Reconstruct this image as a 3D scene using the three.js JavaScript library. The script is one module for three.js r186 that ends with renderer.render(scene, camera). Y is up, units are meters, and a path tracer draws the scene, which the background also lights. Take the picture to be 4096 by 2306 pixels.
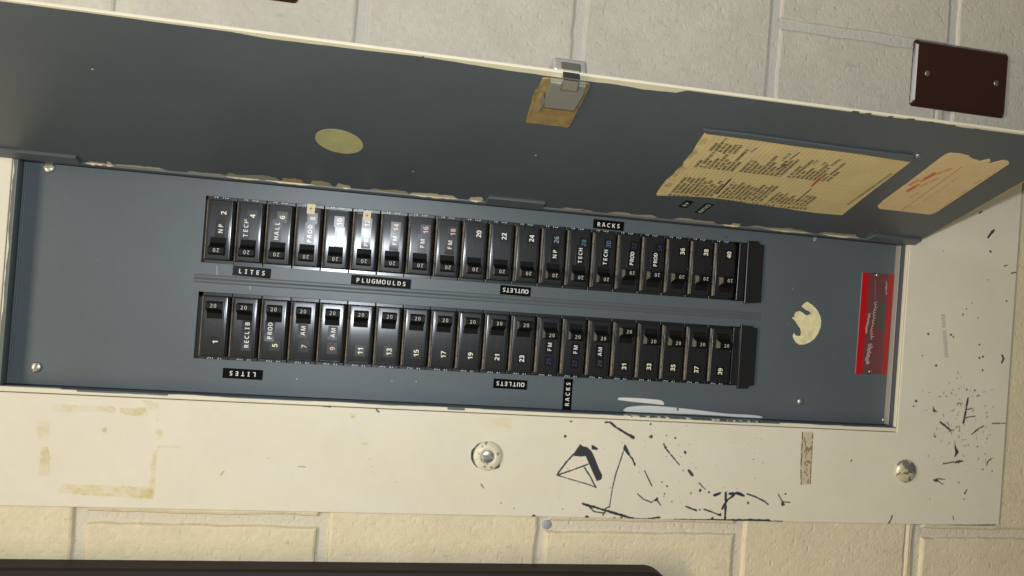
import * as THREE from 'three';
import { mergeGeometries, mergeVertices, toCreasedNormals } from 'three/addons/utils/BufferGeometryUtils.js';
import { RoundedBoxGeometry } from 'three/addons/geometries/RoundedBoxGeometry.js';
import { RectAreaLightUniformsLib } from 'three/addons/lights/RectAreaLightUniformsLib.js';
import { Brush, Evaluator, SUBTRACTION } from 'three-bvh-csg';

// ------------------------------------------------------------------ frame, camera, light
// The photograph was taken with the camera turned a quarter: picture left is up in the room.
// Panel frame (millimetres): u = downwards along the wall, v = to the right along the wall, w = out of the wall.
// World (metres, y up): x = v, y = EYE - u, z = w.
const MM = 0.001, EYE = 1.75;
const scene = new THREE.Scene();
scene.background = new THREE.Color().setRGB(0.06, 0.057, 0.05);   // the dim room around
const W3 = (u, v, w) => new THREE.Vector3(v * MM, EYE - u * MM, w * MM);

const CAM = { pos: [124.67, -17.50, 760.59], f: 3300.4,
  right: [0.97748559, 0.074375, 0.19745956], up: [-0.07467929, 0.99719006, -0.00591552], back: [-0.19734468, -0.0089638, 0.98029318] };
const camera = new THREE.PerspectiveCamera(2 * Math.atan(1153 / CAM.f) * 180 / Math.PI, 1024 / 576, 0.01, 30);
camera.position.copy(W3(...CAM.pos));
{
  const d = ([u, v, w]) => new THREE.Vector3(v, -u, w);
  camera.quaternion.setFromRotationMatrix(new THREE.Matrix4().makeBasis(d(CAM.right), d(CAM.up), d(CAM.back)));
}
camera.updateMatrixWorld();
scene.add(camera);

const renderer = new THREE.WebGLRenderer({ antialias: true });
renderer.setSize(1024, 576);
renderer.toneMapping = THREE.LinearToneMapping;
renderer.toneMappingExposure = 1;
renderer.shadowMap.enabled = true;
RectAreaLightUniformsLib.init();

// the flash of the hand-held camera, a little beside its lens
const flash = new THREE.PointLight(new THREE.Color().setRGB(0.92, 0.985, 1.05), 1.14, 0, 2);
flash.position.copy(W3(122, 34, 768));
flash.castShadow = true; flash.shadow.radius = 0.6; flash.shadow.mapSize.set(2048, 2048);
scene.add(flash);
// ceiling lamps: [u, v, w] of the lamp, size along v and w, radiance, colour
const LAMPS = [
  { at: [-1200, -720, 1290], size: [1.2, 0.4], rad: 14.5, col: [1.0, 0.86, 0.6], label: 'warm ceiling lamp with a long glowing cover, left of the panel' },
  { at: [-1350, 560, 1150], size: [1.3, 0.3], rad: 11, col: [1.0, 0.95, 0.9], label: 'white ceiling lamp with a long glowing cover, right of the panel' },
];

// ------------------------------------------------------------------ helpers
let seed = 7;
const rnd = () => { seed = (seed * 1664525 + 1013904223) >>> 0; return seed / 4294967296; };
const rr = (a, b) => a + (b - a) * rnd();
const used = {};
const numbered = (n) => { const k = used[n] = (used[n] ?? -1) + 1; return k ? `${n}_${String(k).padStart(3, '0')}` : n; };
const TURN = -Math.PI / 2;
function thing(name, label, category, [u, v, w], group) {
  const o = new THREE.Group(); o.name = numbered(name); o.rotation.z = TURN; o.position.copy(W3(u, v, w));
  o.userData = { label, category }; if (group) o.userData.group = group;
  scene.add(o); return o;
}
function part(name, geo, mat, parent) {
  const m = new THREE.Mesh(geo, mat); m.name = name; m.castShadow = m.receiveShadow = true; parent.add(m); return m;
}
// a pixel of the photograph to the plane w = const, or to the plane of the open door
function ray(x, y) {
  const a = (x - 2048) / CAM.f, b = -(y - 1153) / CAM.f;
  return [0, 1, 2].map((i) => CAM.right[i] * a + CAM.up[i] * b - CAM.back[i]);
}
function at(x, y, w) { const d = ray(x, y), t = (w - CAM.pos[2]) / d[2]; return [CAM.pos[0] + d[0] * t, CAM.pos[1] + d[1] * t]; }
const DOOR = { vh: 67.6, zh: 3, th: 1.2388, dw: 216.7, u0: -162, u1: 699.5 };
const DC = Math.cos(DOOR.th), DS = Math.sin(DOOR.th);
function onDoor(x, y, n = 0) {
  const d = ray(x, y), N = [-DS, DC];
  const pv = DOOR.vh + n * N[0] - CAM.pos[1], pw = DOOR.zh + n * N[1] - CAM.pos[2];
  const t = (pv * N[0] + pw * N[1]) / (d[1] * N[0] + d[2] * N[1]);
  const u = CAM.pos[0] + d[0] * t, v = CAM.pos[1] + d[1] * t, w = CAM.pos[2] + d[2] * t;
  return [u, (v - DOOR.vh) * DC + (w - DOOR.zh) * DS];
}
// zoom windows used while measuring: pixel in the zoom to pixel in the photograph
const zw = (x0, y0, s) => (x, y) => [x0 + x * s, y0 + y * s];

const lin = (r, g, b) => new THREE.Color().setRGB(r, g, b);
// periodic value noise
function makeNoise(n, sd) {
  let s = sd >>> 0; const t = new Float32Array(n * n);
  for (let i = 0; i < n * n; i++) { s = (s * 1664525 + 1013904223) >>> 0; t[i] = s / 4294967296; }
  const f = (q) => q * q * (3 - 2 * q);
  return (x, y) => {
    const xi = Math.floor(x), yi = Math.floor(y), a = f(x - xi), b = f(y - yi);
    const X = ((xi % n) + n) % n, Y = ((yi % n) + n) % n, X1 = (X + 1) % n, Y1 = (Y + 1) % n;
    return (t[Y * n + X] * (1 - a) + t[Y * n + X1] * a) * (1 - b) + (t[Y1 * n + X] * (1 - a) + t[Y1 * n + X1] * a) * b;
  };
}
const nz = makeNoise(256, 11), nz2 = makeNoise(256, 91);
const fbm = (x, y, o = 4, f = nz) => { let s = 0, a = 0.5, t = 0; for (let i = 0; i < o; i++) { s += a * f(x, y); t += a; a *= 0.5; x = x * 2 + 3.1; y = y * 2 + 7.7; } return s / t; };
function canvas(w, h) { const c = document.createElement('canvas'); c.width = w; c.height = h; return c; }
function tex(c, srgb = true) {
  const t = new THREE.CanvasTexture(c); t.magFilter = THREE.LinearFilter; t.wrapS = t.wrapT = THREE.RepeatWrapping;
  if (srgb) t.colorSpace = THREE.SRGBColorSpace; return t;
}
function fillPixels(c, fn) {
  const g = c.getContext('2d'), im = g.createImageData(c.width, c.height), d = im.data;
  for (let y = 0, k = 0; y < c.height; y++) for (let x = 0; x < c.width; x++, k += 4) { const p = fn(x, y); d[k] = p[0]; d[k + 1] = p[1]; d[k + 2] = p[2]; d[k + 3] = 255; }
  g.putImageData(im, 0, 0); return g;
}
// a canvas laid over a rectangle of a surface, in millimetres
function sheet(w, h, a0, a1, b0, b1) {
  const c = canvas(w, h), X = (a) => (a - a0) / (a1 - a0) * w, Y = (b) => (b1 - b) / (b1 - b0) * h, K = w / (a1 - a0);
  return { c, X, Y, K, a0, a1, b0, b1,
    poly(g, pts, fill) { g.beginPath(); pts.forEach(([a, b], i) => i ? g.lineTo(X(a), Y(b)) : g.moveTo(X(a), Y(b))); g.closePath(); g.fillStyle = fill; g.fill(); },
    line(g, pts, wd, col) { g.beginPath(); pts.forEach(([a, b], i) => i ? g.lineTo(X(a), Y(b)) : g.moveTo(X(a), Y(b))); g.lineWidth = wd * K; g.strokeStyle = col; g.lineCap = g.lineJoin = 'round'; g.stroke(); } };
}
function uvBy(geo, s, pick = (x, y) => [x, y]) {   // uv from position (metres), over the rectangle of a sheet
  const p = geo.attributes.position, uv = new Float32Array(p.count * 2);
  for (let i = 0; i < p.count; i++) { const [a, b] = pick(p.getX(i) / MM, p.getY(i) / MM, p.getZ(i) / MM); uv[i * 2] = (a - s.a0) / (s.a1 - s.a0); uv[i * 2 + 1] = (b - s.b0) / (s.b1 - s.b0); }
  geo.setAttribute('uv', new THREE.BufferAttribute(uv, 2)); return geo;
}
function uvMetres(geo, k = 1) {
  const p = geo.attributes.position, n = geo.attributes.normal, uv = new Float32Array(p.count * 2);
  for (let i = 0; i < p.count; i++) {
    const a = [Math.abs(n.getX(i)), Math.abs(n.getY(i)), Math.abs(n.getZ(i))], x = p.getX(i), y = p.getY(i), z = p.getZ(i);
    const q = a[2] >= a[0] && a[2] >= a[1] ? [x, y] : a[0] >= a[1] ? [z, y] : [x, z];
    uv[i * 2] = q[0] * k; uv[i * 2 + 1] = q[1] * k;
  }
  geo.setAttribute('uv', new THREE.BufferAttribute(uv, 2)); return geo;
}
const shapeOf = (pts, holes = []) => {
  const s = new THREE.Shape(pts.map(([a, b]) => new THREE.Vector2(a * MM, b * MM)));
  for (const h of holes) s.holes.push(new THREE.Path(h.map(([a, b]) => new THREE.Vector2(a * MM, b * MM))));
  return s;
};
function slab(pts, z0, z1, bevel = 0, holes = []) {   // outline in mm, from z0 up to z1 (mm)
  const g = new THREE.ExtrudeGeometry(shapeOf(pts, holes), { depth: Math.max(1e-5, (z1 - z0 - bevel) * MM), bevelEnabled: bevel > 0, bevelSize: bevel * MM, bevelOffset: -bevel * MM, bevelThickness: bevel * MM, bevelSegments: 2, curveSegments: 8 });
  g.translate(0, 0, z0 * MM); return g;
}
const rect = (a0, a1, b0, b1) => [[a0, b0], [a1, b0], [a1, b1], [a0, b1]];
function roundRect(a0, a1, b0, b1, r, n = 5) {
  const o = []; for (const [cx, cy, s] of [[a1 - r, b0 + r, -90], [a1 - r, b1 - r, 0], [a0 + r, b1 - r, 90], [a0 + r, b0 + r, 180]]) for (let i = 0; i <= n; i++) { const t = (s + 90 * i / n) * Math.PI / 180; o.push([cx + r * Math.cos(t), cy + r * Math.sin(t)]); }
  return o;
}
function box(a0, a1, b0, b1, z0, z1, r = 0.4) {
  const g = new RoundedBoxGeometry((a1 - a0) * MM, (b1 - b0) * MM, (z1 - z0) * MM, 2, Math.min(r, (a1 - a0) / 2.1, (b1 - b0) / 2.1, (z1 - z0) / 2.1) * MM);
  g.translate((a0 + a1) / 2 * MM, (b0 + b1) / 2 * MM, (z0 + z1) / 2 * MM); return g;
}
// stack of rounded-rectangle rings: [halfA, halfB, z, cornerRadius]; top closed
function loft(rings, n = 4, crease = 0.7) {
  const loops = rings.map(([a, b, z, r]) => roundRect(-a, a, -b, b, r, n).map(([x, y]) => [x * MM, y * MM, z * MM]));
  const N = loops[0].length, P = [], tri = (a, b, c) => P.push(...a, ...b, ...c);
  for (let i = 0; i + 1 < loops.length; i++) for (let k = 0; k < N; k++) { const a = loops[i][k], b = loops[i][(k + 1) % N], c = loops[i + 1][(k + 1) % N], d = loops[i + 1][k]; tri(a, b, c); tri(a, c, d); }
  const top = loops[loops.length - 1], z = top[0][2];
  for (let k = 0; k < N; k++) tri([0, 0, z], top[k], top[(k + 1) % N]);
  const g = new THREE.BufferGeometry(); g.setAttribute('position', new THREE.Float32BufferAttribute(P, 3)); return toCreasedNormals(mergeVertices(g, 1e-6), crease);
}
const plain = (g) => { const q = g.index ? g.toNonIndexed() : g.clone(); for (const k of Object.keys(q.attributes)) if (!['position', 'normal', 'uv'].includes(k)) q.deleteAttribute(k); if (!q.attributes.uv) uvMetres(q); return q; };
const merge = (...gs) => mergeGeometries(gs.map(plain));
const shift = (g, a, b, z) => g.translate(a * MM, b * MM, z * MM);

// ------------------------------------------------------------------ materials
// rough painted block
function bumpTex(size, fn) { const c = canvas(size, size); fillPixels(c, (x, y) => { const v = Math.max(0, Math.min(255, fn(x, y) * 255)); return [v, v, v]; }); return tex(c, false); }
const blockBump = bumpTex(1024, (x, y) => {
  const p = fbm(x / 8, y / 8, 3), q = fbm(x / 4, y / 8 + 40, 2, nz2), pit = Math.max(0, nz2(x / 16 + 9, y / 16 + 3) - 0.72) * 2.2;
  return 0.35 + 0.55 * p + 0.25 * q - pit;
});
blockBump.repeat.set(1 / 0.256, 1 / 0.256);
const blockTone = (R, G, B) => {
  const c = canvas(1024, 1024);
  fillPixels(c, (x, y) => { const a = fbm(x / 64, y / 64, 4), b = fbm(x / 8, y / 8, 2, nz2), k = 0.95 + 0.07 * a + 0.05 * (b - 0.5), s = nz2(x / 16, y / 16 + 77) > 0.95 ? 0.95 : 1; return [R * k * s, G * k * s, B * (k + 0.02 * (b - 0.5)) * s]; });
  const t = tex(c); t.repeat.set(1 / 0.6, 1 / 0.6); return t;
};
const blockCol = blockTone(212, 204, 186), blockCol2 = blockTone(219, 205, 171);   // yellower left of the panel: the warm lamp light there put into the colour
const M = {};
M.block = new THREE.MeshStandardMaterial({ map: blockCol, roughness: 0.72, bumpMap: blockBump, bumpScale: 0.00055 });
M.blockYellow = M.block.clone(); M.blockYellow.map = blockCol2;
M.mortarYellow = new THREE.MeshStandardMaterial({ color: lin(0.63, 0.565, 0.43), roughness: 0.8, bumpMap: blockBump, bumpScale: 0.0007 });
M.mortar = new THREE.MeshStandardMaterial({ color: lin(0.61, 0.58, 0.5), roughness: 0.8, bumpMap: blockBump, bumpScale: 0.0006 });
const fineBump = bumpTex(512, (x, y) => 0.3 + 0.4 * fbm(x / 16, y / 16, 3) + 0.25 * fbm(x / 4, y / 4, 2, nz2)); fineBump.repeat.set(1 / 0.05, 1 / 0.05);
M.grey = new THREE.MeshStandardMaterial({ color: lin(0.086, 0.098, 0.104), roughness: 0.42, bumpMap: fineBump, bumpScale: 0.00004 });
M.cream = new THREE.MeshStandardMaterial({ color: lin(0.72, 0.655, 0.5), roughness: 0.5 });
M.galv = new THREE.MeshStandardMaterial({ color: lin(0.34, 0.31, 0.27), roughness: 0.6 });
M.dark = new THREE.MeshStandardMaterial({ color: lin(0.02, 0.021, 0.023), roughness: 0.6 });
const plasticBump = bumpTex(512, (x, y) => 0.5 + 0.5 * (fbm(x / 64, y / 64, 2) - 0.5) + 0.12 * (fbm(x / 8, y / 8, 2, nz2) - 0.5)); plasticBump.repeat.set(1 / 0.06, 1 / 0.06);
M.plastic = new THREE.MeshPhysicalMaterial({ color: lin(0.011, 0.0105, 0.011), roughness: 0.45, specularIntensity: 0.6, clearcoat: 1, clearcoatRoughness: 0.22, bumpMap: plasticBump, bumpScale: 0.00025 });
M.toggle = new THREE.MeshPhysicalMaterial({ color: lin(0.006, 0.006, 0.006), roughness: 0.5, specularIntensity: 0.4 });
M.chrome = new THREE.MeshStandardMaterial({ color: lin(0.62, 0.6, 0.56), metalness: 1, roughness: 0.28 });
M.steel = new THREE.MeshStandardMaterial({ color: lin(0.5, 0.48, 0.42), metalness: 0.9, roughness: 0.42 });
M.brown = new THREE.MeshPhysicalMaterial({ color: lin(0.05, 0.019, 0.011), roughness: 0.13 });
M.boxdark = new THREE.MeshPhysicalMaterial({ color: lin(0.018, 0.0125, 0.0115), roughness: 0.6, specularIntensity: 0.5 });

// ------------------------------------------------------------------ ceiling lamps (outside the picture)
for (const L of LAMPS) {
  const o = new THREE.Group(); o.name = numbered('ceiling_lamp'); o.position.copy(W3(...L.at)); o.userData = { label: L.label, category: 'lamp' }; scene.add(o);
  const [sx, sz] = L.size, white = new THREE.MeshStandardMaterial({ color: lin(0.7, 0.7, 0.68), roughness: 0.5 });
  const hg = new RoundedBoxGeometry(sx + 0.06, 0.07, sz + 0.06, 2, 0.01); hg.translate(0, 0.05, 0); part('housing', hg, white, o);
  const glow = new THREE.MeshStandardMaterial({ color: lin(0.8, 0.8, 0.78), emissive: lin(...L.col), emissiveIntensity: 1, roughness: 0.6 });
  const dg = new RoundedBoxGeometry(sx, 0.03, sz, 2, 0.008); dg.translate(0, 0.008, 0); part('diffuser', dg, glow, o);
  const r = new THREE.RectAreaLight(lin(...L.col), L.rad, sx, sz); r.position.set(0, -0.02, 0); r.rotation.x = -Math.PI / 2; o.add(r);
}

// ------------------------------------------------------------------ block wall
const PB = { u0: -178, u1: 716, v0: -150, v1: 92 };   // the box let into the wall
{
  const wall = thing('block_wall', 'cream painted concrete block wall behind the grey breaker panel', 'wall', [0, 0, 0]);
  const UW = -82.4, H = 203.2, J = 4.9;
  const cut = (r) => {   // rectangle minus the box
    const [a0, a1, b0, b1] = r; if (a1 <= PB.u0 || a0 >= PB.u1 || b1 <= PB.v0 || b0 >= PB.v1) return [r];
    const o = [], m0 = Math.max(a0, PB.u0), m1 = Math.min(a1, PB.u1);
    if (a0 < PB.u0) o.push([a0, PB.u0, b0, b1]); if (a1 > PB.u1) o.push([PB.u1, a1, b0, b1]);
    if (b0 < PB.v0) o.push([m0, m1, b0, PB.v0]); if (b1 > PB.v1) o.push([m0, m1, PB.v1, b1]);
    return o;
  };
  for (let i = -2; i < 6; i++) {
    const a0 = UW + H * i + J, a1 = UW + H * (i + 1) - J, odd = ((i % 2) + 2) % 2, head = odd ? 275.7 : -234;
    for (let k = -2; k < 3; k++) {
      const b0 = head + 406.4 * k + J, b1 = head + 406.4 * (k + 1) - J;
      if (b1 < -620 || b0 > 620) continue;
      for (const [p0, p1, q0, q1] of cut([a0, a1, b0, b1])) {
        if (p1 - p0 < 6 || q1 - q0 < 6) continue;
        const hx = (p1 - p0) / 2, hy = (q1 - q0) / 2, e = 2.8;
        // outline with slightly ragged edges, rounded to the face
        const ring = (inset, z) => {
          const pts = [], n = 14, m = 22;
          const w = (t, s) => (fbm(t / 22 + i * 9 + k * 5, s * 3.7, 4) - 0.5) * 4.2;
          for (let j = 0; j < n; j++) pts.push([-hx + inset + 2 * (hx - inset) * j / n, -hy + inset + w(j * 15, 1)]);
          for (let j = 0; j < m; j++) pts.push([hx - inset + w(j * 18, 2), -hy + inset + 2 * (hy - inset) * j / m]);
          for (let j = 0; j < n; j++) pts.push([hx - inset - 2 * (hx - inset) * j / n, hy - inset + w(j * 15, 3)]);
          for (let j = 0; j < m; j++) pts.push([-hx + inset + w(j * 18, 4), hy - inset - 2 * (hy - inset) * j / m]);
          return pts.map(([x, y]) => [x * MM, y * MM, z * MM]);
        };
        const R = [ring(-0.6, -60), ring(-0.6, -5), ring(0, -2.6), ring(e * 0.35, -0.8), ring(e, 0)], P = [];
        for (let a = 0; a + 1 < R.length; a++) for (let j = 0; j < R[a].length; j++) { const n2 = (j + 1) % R[a].length; P.push(...R[a][j], ...R[a][n2], ...R[a + 1][n2], ...R[a][j], ...R[a + 1][n2], ...R[a + 1][j]); }
        const top = R[R.length - 1]; for (let j = 0; j < top.length; j++) P.push(0, 0, 0, ...top[j], ...top[(j + 1) % top.length]);
        const g = new THREE.BufferGeometry(); g.setAttribute('position', new THREE.Float32BufferAttribute(P, 3)); g.computeVertexNormals();
        g.translate((p0 + p1) / 2 * MM, (q0 + q1) / 2 * MM, 0);
        part('block', uvMetres(g), (q0 + q1) / 2 < 0 ? M.blockYellow : M.block, wall);
      }
    }
  }
  const V0 = -30, U0w = UW - H * 2, U1w = UW + H * 6;   // warm-lit and paler mortar colours meet behind the panel
  part('mortar', uvMetres(slab([[U0w, -620], [U1w, -620], [U1w, V0], [PB.u1, V0], [PB.u1, PB.v0], [PB.u0, PB.v0], [PB.u0, V0], [U0w, V0]], -58, -3.6)), M.mortarYellow, wall);
  part('mortar', uvMetres(slab([[U0w, 620], [U0w, V0 + 0.1], [PB.u0, V0 + 0.1], [PB.u0, PB.v1], [PB.u1, PB.v1], [PB.u1, V0 + 0.1], [U1w, V0 + 0.1], [U1w, 620]], -58, -2.6)), M.mortar, wall);
  const [pu, pv] = at(2191, 2104, 0);
  const plug = new THREE.SphereGeometry(4.6 * MM, 20, 8, 0, 2 * Math.PI, 0, Math.PI / 2); plug.rotateX(Math.PI / 2); plug.scale(1, 1, 0.35); shift(plug, pu, pv, -3.4);
  part('plug', plug, new THREE.MeshStandardMaterial({ color: lin(0.3, 0.32, 0.34), roughness: 0.6 }), wall);
}

// ------------------------------------------------------------------ breaker panel: trim, recess, dead front
const ZD = -14, ZT = 3;                       // dead front and front of the trim
const TILT = 0.0048;                          // the interior sits slightly askew in its box
const OPEN = { u0: -155.4, u1: 694.3, v0: -129.5, v1: 70.6 };
const panel = thing('breaker_panel', 'grey electrical breaker panel with cream trim and open hinged door', 'breaker panel', [0, 0, 0]);
{
  // trim plate, worn paint
  const s = sheet(2048, 760, -250, 826, -226, 172);
  const g = fillPixels(s.c, (x, y) => { const a = fbm(x / 90, y / 90, 4), b = fbm(x / 14, y / 14, 3, nz2), k = 0.975 + 0.035 * a + 0.018 * (b - 0.5), y2 = fbm(x / 160 + 5, y / 50 + 2, 3); return [223 * k, 215 * k - 1.5 * y2, 196 * k - 9 * y2]; });
  const T = (f) => (x, y) => at(...f(x, y), ZT);
  const A = T(zw(2048, 1536, 0.5311)), B = T(zw(3072, 1536, 0.5311)), C = T(zw(0, 1536, 0.5311)), D = T(zw(1024, 1536, 0.5311)), E1 = T(zw(3560, 960, 0.3725)), F1 = T(zw(3072, 768, 0.5297));
  const ink = '#35373a', ink2 = '#4a4743';
  const rough = (pts, wd, col, o = {}) => {   // a scraped line: broken, uneven in width
    for (let i = 0; i + 1 < pts.length; i++) {
      const [a, b] = pts[i], [c, d] = pts[i + 1], L = Math.hypot(c - a, d - b), n = Math.max(2, Math.round(L / 1.1));
      for (let k = 0; k < n; k++) { if (rnd() < (o.gap ?? 0.04)) continue; const t0 = k / n, t1 = (k + 1.2) / n, j = () => rr(-0.18, 0.18);
        s.line(g, [[a + (c - a) * t0 + j(), b + (d - b) * t0 + j()], [a + (c - a) * t1 + j(), b + (d - b) * t1 + j()]], wd * rr(0.6, 1.35), col); }
    }
  };
  const blob = (p, r, col) => { const q = []; for (let i = 0; i < 9; i++) { const t = i / 9 * 6.283, k = r * rr(0.6, 1.25); q.push([p[0] + k * Math.cos(t), p[1] + k * Math.sin(t)]); } s.poly(g, q, col); };
  const P = (f, l) => l.map(([x, y]) => f(x, y));
  // the big scraped triangle with its solid bar
  s.poly(g, P(A, [[515, 455], [530, 470], [570, 480], [600, 510], [620, 550], [640, 600], [655, 640], [680, 690], [675, 720], [640, 735], [610, 670], [580, 600], [555, 545], [520, 550], [470, 545], [460, 535], [490, 490]]), ink);
  s.poly(g, P(A, [[600, 460], [630, 475], [650, 490], [640, 500], [600, 495]]), ink);
  rough(P(A, [[460, 535], [410, 590], [340, 685]]), 1.3, ink); rough(P(A, [[340, 690], [430, 660], [540, 620], [575, 605]]), 1.1, ink);
  rough(P(A, [[340, 690], [440, 720], [560, 755], [630, 780]]), 0.7, ink); rough(P(A, [[545, 630], [590, 700], [632, 782]]), 1.0, ink);
  // second peak
  rough(P(A, [[855, 465], [820, 570], [780, 690], [755, 800], [735, 930]]), 0.9, ink); rough(P(A, [[850, 470], [885, 540], [910, 570], [926, 610]]), 1.4, ink, { gap: 0.02 });
  s.poly(g, P(A, [[850, 455], [862, 470], [890, 530], [875, 540], [838, 490]]), ink);
  rough(P(A, [[705, 290], [740, 290], [780, 325], [860, 375], [915, 408]]), 1.7, ink); rough(P(A, [[870, 380], [915, 405]]), 2.3, ink);
  rough(P(A, [[1140, 445], [1160, 490], [1210, 550], [1260, 610]]), 1.0, ink, { gap: 0.1 }); blob(A(1155, 480), 1.5, ink);
  rough(P(A, [[1000, 655], [1025, 710], [1053, 768]]), 1.0, ink); rough(P(A, [[1330, 650], [1360, 690]]), 2.4, ink2);
  rough(P(A, [[945, 830], [990, 870], [1050, 895], [1090, 870], [1120, 915]]), 0.9, ink); blob(A(1088, 872), 1.8, ink);
  rough(P(A, [[1310, 925], [1360, 945], [1390, 955]]), 1.5, ink); blob(A(1415, 952), 1, ink); rough(P(A, [[1445, 945], [1500, 965], [1575, 995]]), 1.2, ink); blob(A(1570, 985), 1.4, ink);
  rough(P(A, [[1410, 745], [1440, 780], [1460, 800]]), 0.8, ink); blob(A(1418, 805), 1.4, ink); blob(A(1485, 818), 1.2, ink); rough(P(A, [[1515, 845], [1570, 825]]), 2.2, ink);
  rough(P(A, [[1612, 820], [1610, 930], [1605, 1030]]), 1.9, ink, { gap: 0 }); rough(P(A, [[1640, 830], [1700, 825], [1750, 845]]), 2.4, ink); rough(P(A, [[1770, 830], [1830, 850], [1900, 885], [1930, 910]]), 1.2, ink);
  rough(P(A, [[1580, 950], [1620, 880], [1680, 835]]), 1.8, ink); blob(A(1780, 900), 1.4, ink2);
  rough(P(A, [[530, 905], [620, 930], [720, 960], [820, 990], [915, 1018]]), 1.9, ink, { gap: 0 }); rough(P(A, [[580, 925], [620, 965], [690, 975], [685, 995]]), 1.0, ink); rough(P(A, [[735, 930], [705, 940], [700, 975]]), 0.9, ink);
  for (const [x, y, r] of [[165, 1000, 2.4], [565, 1005, 2.2], [385, 1015, 0.9], [725, 1022, 0.9], [772, 1015, 1.3], [825, 1015, 1.6], [850, 1022, .9], [1510, 1015, 1.6], [400, 395, 1.7], [445, 285, 1.3], [1050, 400, 2.3], [1045, 305, 1.2], [1305, 518, 1.8], [1165, 393, 0.8], [1230, 410, 1.3], [1290, 655, .8], [1150, 830, 0.9], [1205, 890, 0.8], [1350, 825, 1], [1130, 742, .8], [1170, 772, 1], [1820, 570, .7], [15, 940, .6], [380, 945, .6]]) blob(A(x, y), r * 0.9, rnd() < 0.7 ? ink : ink2);
  rough(P(A, [[930, 1020], [1010, 1022], [1110, 1008]]), 1.4, ink); rough(P(A, [[1225, 1028], [1400, 1030], [1600, 1030], [1800, 1028], [1940, 1032]]), 1.9, ink, { gap: 0 }); rough(P(B, [[0, 1040], [110, 1042]]), 1.8, ink, { gap: 0 });
  rough(P(B, [[1075, 1060], [1150, 1066], [1300, 1068], [1560, 1066], [1720, 1064]]), 0.9, ink2, { gap: 0.15 });
  // chips on the end of the trim
  rough(P(B, [[1510, 105], [1500, 160], [1490, 220], [1475, 295]]), 1.7, '#3c3436', { gap: 0 }); rough(P(B, [[1490, 200], [1540, 185]]), 1, ink2); rough(P(B, [[1480, 260], [1520, 250], [1560, 245]]), 1, ink2);
  rough(P(B, [[1300, 290], [1340, 320], [1380, 355]]), 1.7, ink2, { gap: 0 }); rough(P(B, [[1535, 385], [1575, 350], [1625, 320]]), 1.1, ink2); rough(P(B, [[1690, 300], [1800, 298]]), 0.9, ink2, { gap: .25 });
  s.poly(g, P(B, [[1410, 450], [1425, 490], [1440, 515], [1420, 545], [1405, 560], [1415, 520], [1408, 480]]), '#3d3539'); rough(P(B, [[1320, 605], [1400, 590], [1470, 580]]), 1.1, '#5a5348', { gap: .2 }); s.poly(g, P(B, [[1395, 600], [1440, 575], [1480, 585], [1440, 598]]), '#5b5046');
  s.poly(g, P(B, [[1240, 725], [1275, 715], [1290, 730], [1270, 742]]), ink2); rough(P(B, [[1280, 715], [1335, 722]]), .8, ink2); rough(P(B, [[1280, 735], [1320, 758]]), .8, ink2);
  rough(P(B, [[1650, 615], [1660, 585], [1680, 570]]), 1.2, ink2); rough(P(B, [[1485, 830], [1500, 800]]), 1.6, '#54474a'); s.poly(g, P(B, [[1245, 165], [1255, 190], [1280, 215], [1245, 210]]), ink2); blob(B(1118, 130), 1.7, ink2); blob(B(1262, 398), 1.1, ink2);
  rough(P(B, [[905, 1062], [925, 1030], [940, 995]]), 1.4, '#5a4e4a'); rough(P(B, [[80, 835], [110, 890], [165, 895]]), .9, ink2); s.poly(g, P(B, [[100, 900], [115, 880], [130, 915], [105, 925]]), ink2); blob(B(135, 830), 1.1, ink2); rough(P(B, [[1395, 995], [1400, 1020]]), .8, ink2);
  for (const [x, y] of [[1440, 40], [1500, 45], [1560, 50], [1690, 45], [1430, 235], [1580, 475], [1510, 462], [1645, 445], [1640, 530], [1700, 175], [1480, 870], [1220, 870], [1440, 745], [1100, 170], [630, 580], [1430, 155], [1570, 270], [1705, 300], [1210, 545], [1690, 660]]) blob(B(x, y), rr(.5, 1.1), rnd() < .5 ? '#665d52' : ink2);
  for (const [x, y, r] of [[415, 1012, 1.2], [660, 1022, 1.3], [685, 1045, 1], [790, 805, 1], [825, 740, .8], [965, 1270, 1.3], [1000, 1255, 1.3], [965, 1125, 1.1], [1255, 660, 1.2], [1085, 125, 1.4], [1060, 430, .8], [500, 1350, 1.2], [350, 1245, .9], [1000, 1400, 1.2], [950, 840, .7], [885, 680, .7]]) blob(E1(x, y), r, ink2);
  rough(P(E1, [[1310, 358], [1350, 352], [1390, 362]]), 1, ink2); rough(P(E1, [[1205, 1320], [1225, 1280], [1210, 1245]]), 1.8, '#4c4042'); rough(P(E1, [[1225, 285], [1270, 270]]), .9, ink2); rough(P(E1, [[570, 115], [585, 130]]), .6, '#8a8474');
  rough(P(F1, [[1665, 345], [1690, 310], [1710, 290]]), 2.2, ink); rough(P(F1, [[1600, 160], [1625, 145]]), 1.3, ink2);
  for (let k = 0; k < 90; k++) { const x = 1450 + rr(-1, 1) * 300 * Math.sqrt(rnd()), y = 330 + rr(-1, 1) * 480 * Math.sqrt(rnd()), l = rr(0, 34), an = rr(-.2, 1.9); if (x > 1790 || x < 1060) continue; rough(P(B, [[x, y], [x + l * Math.cos(an) * (rnd() < .5 ? 1 : -1), y - l * Math.sin(an)]]), rr(.3, .9), rnd() < .5 ? '#8d8472' : '#6a6358', { gap: .25 }); }
  for (let k = 0; k < 70; k++) { const x = rr(350, 1900), y = rr(300, 1000); blob(A(x, y), rr(.2, .55), rnd() < .5 ? '#8d8472' : '#5a554e'); }
  // worn stamp
  const st = P(E1, [[575, 810], [590, 910], [592, 950], [612, 1280]]);
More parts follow.
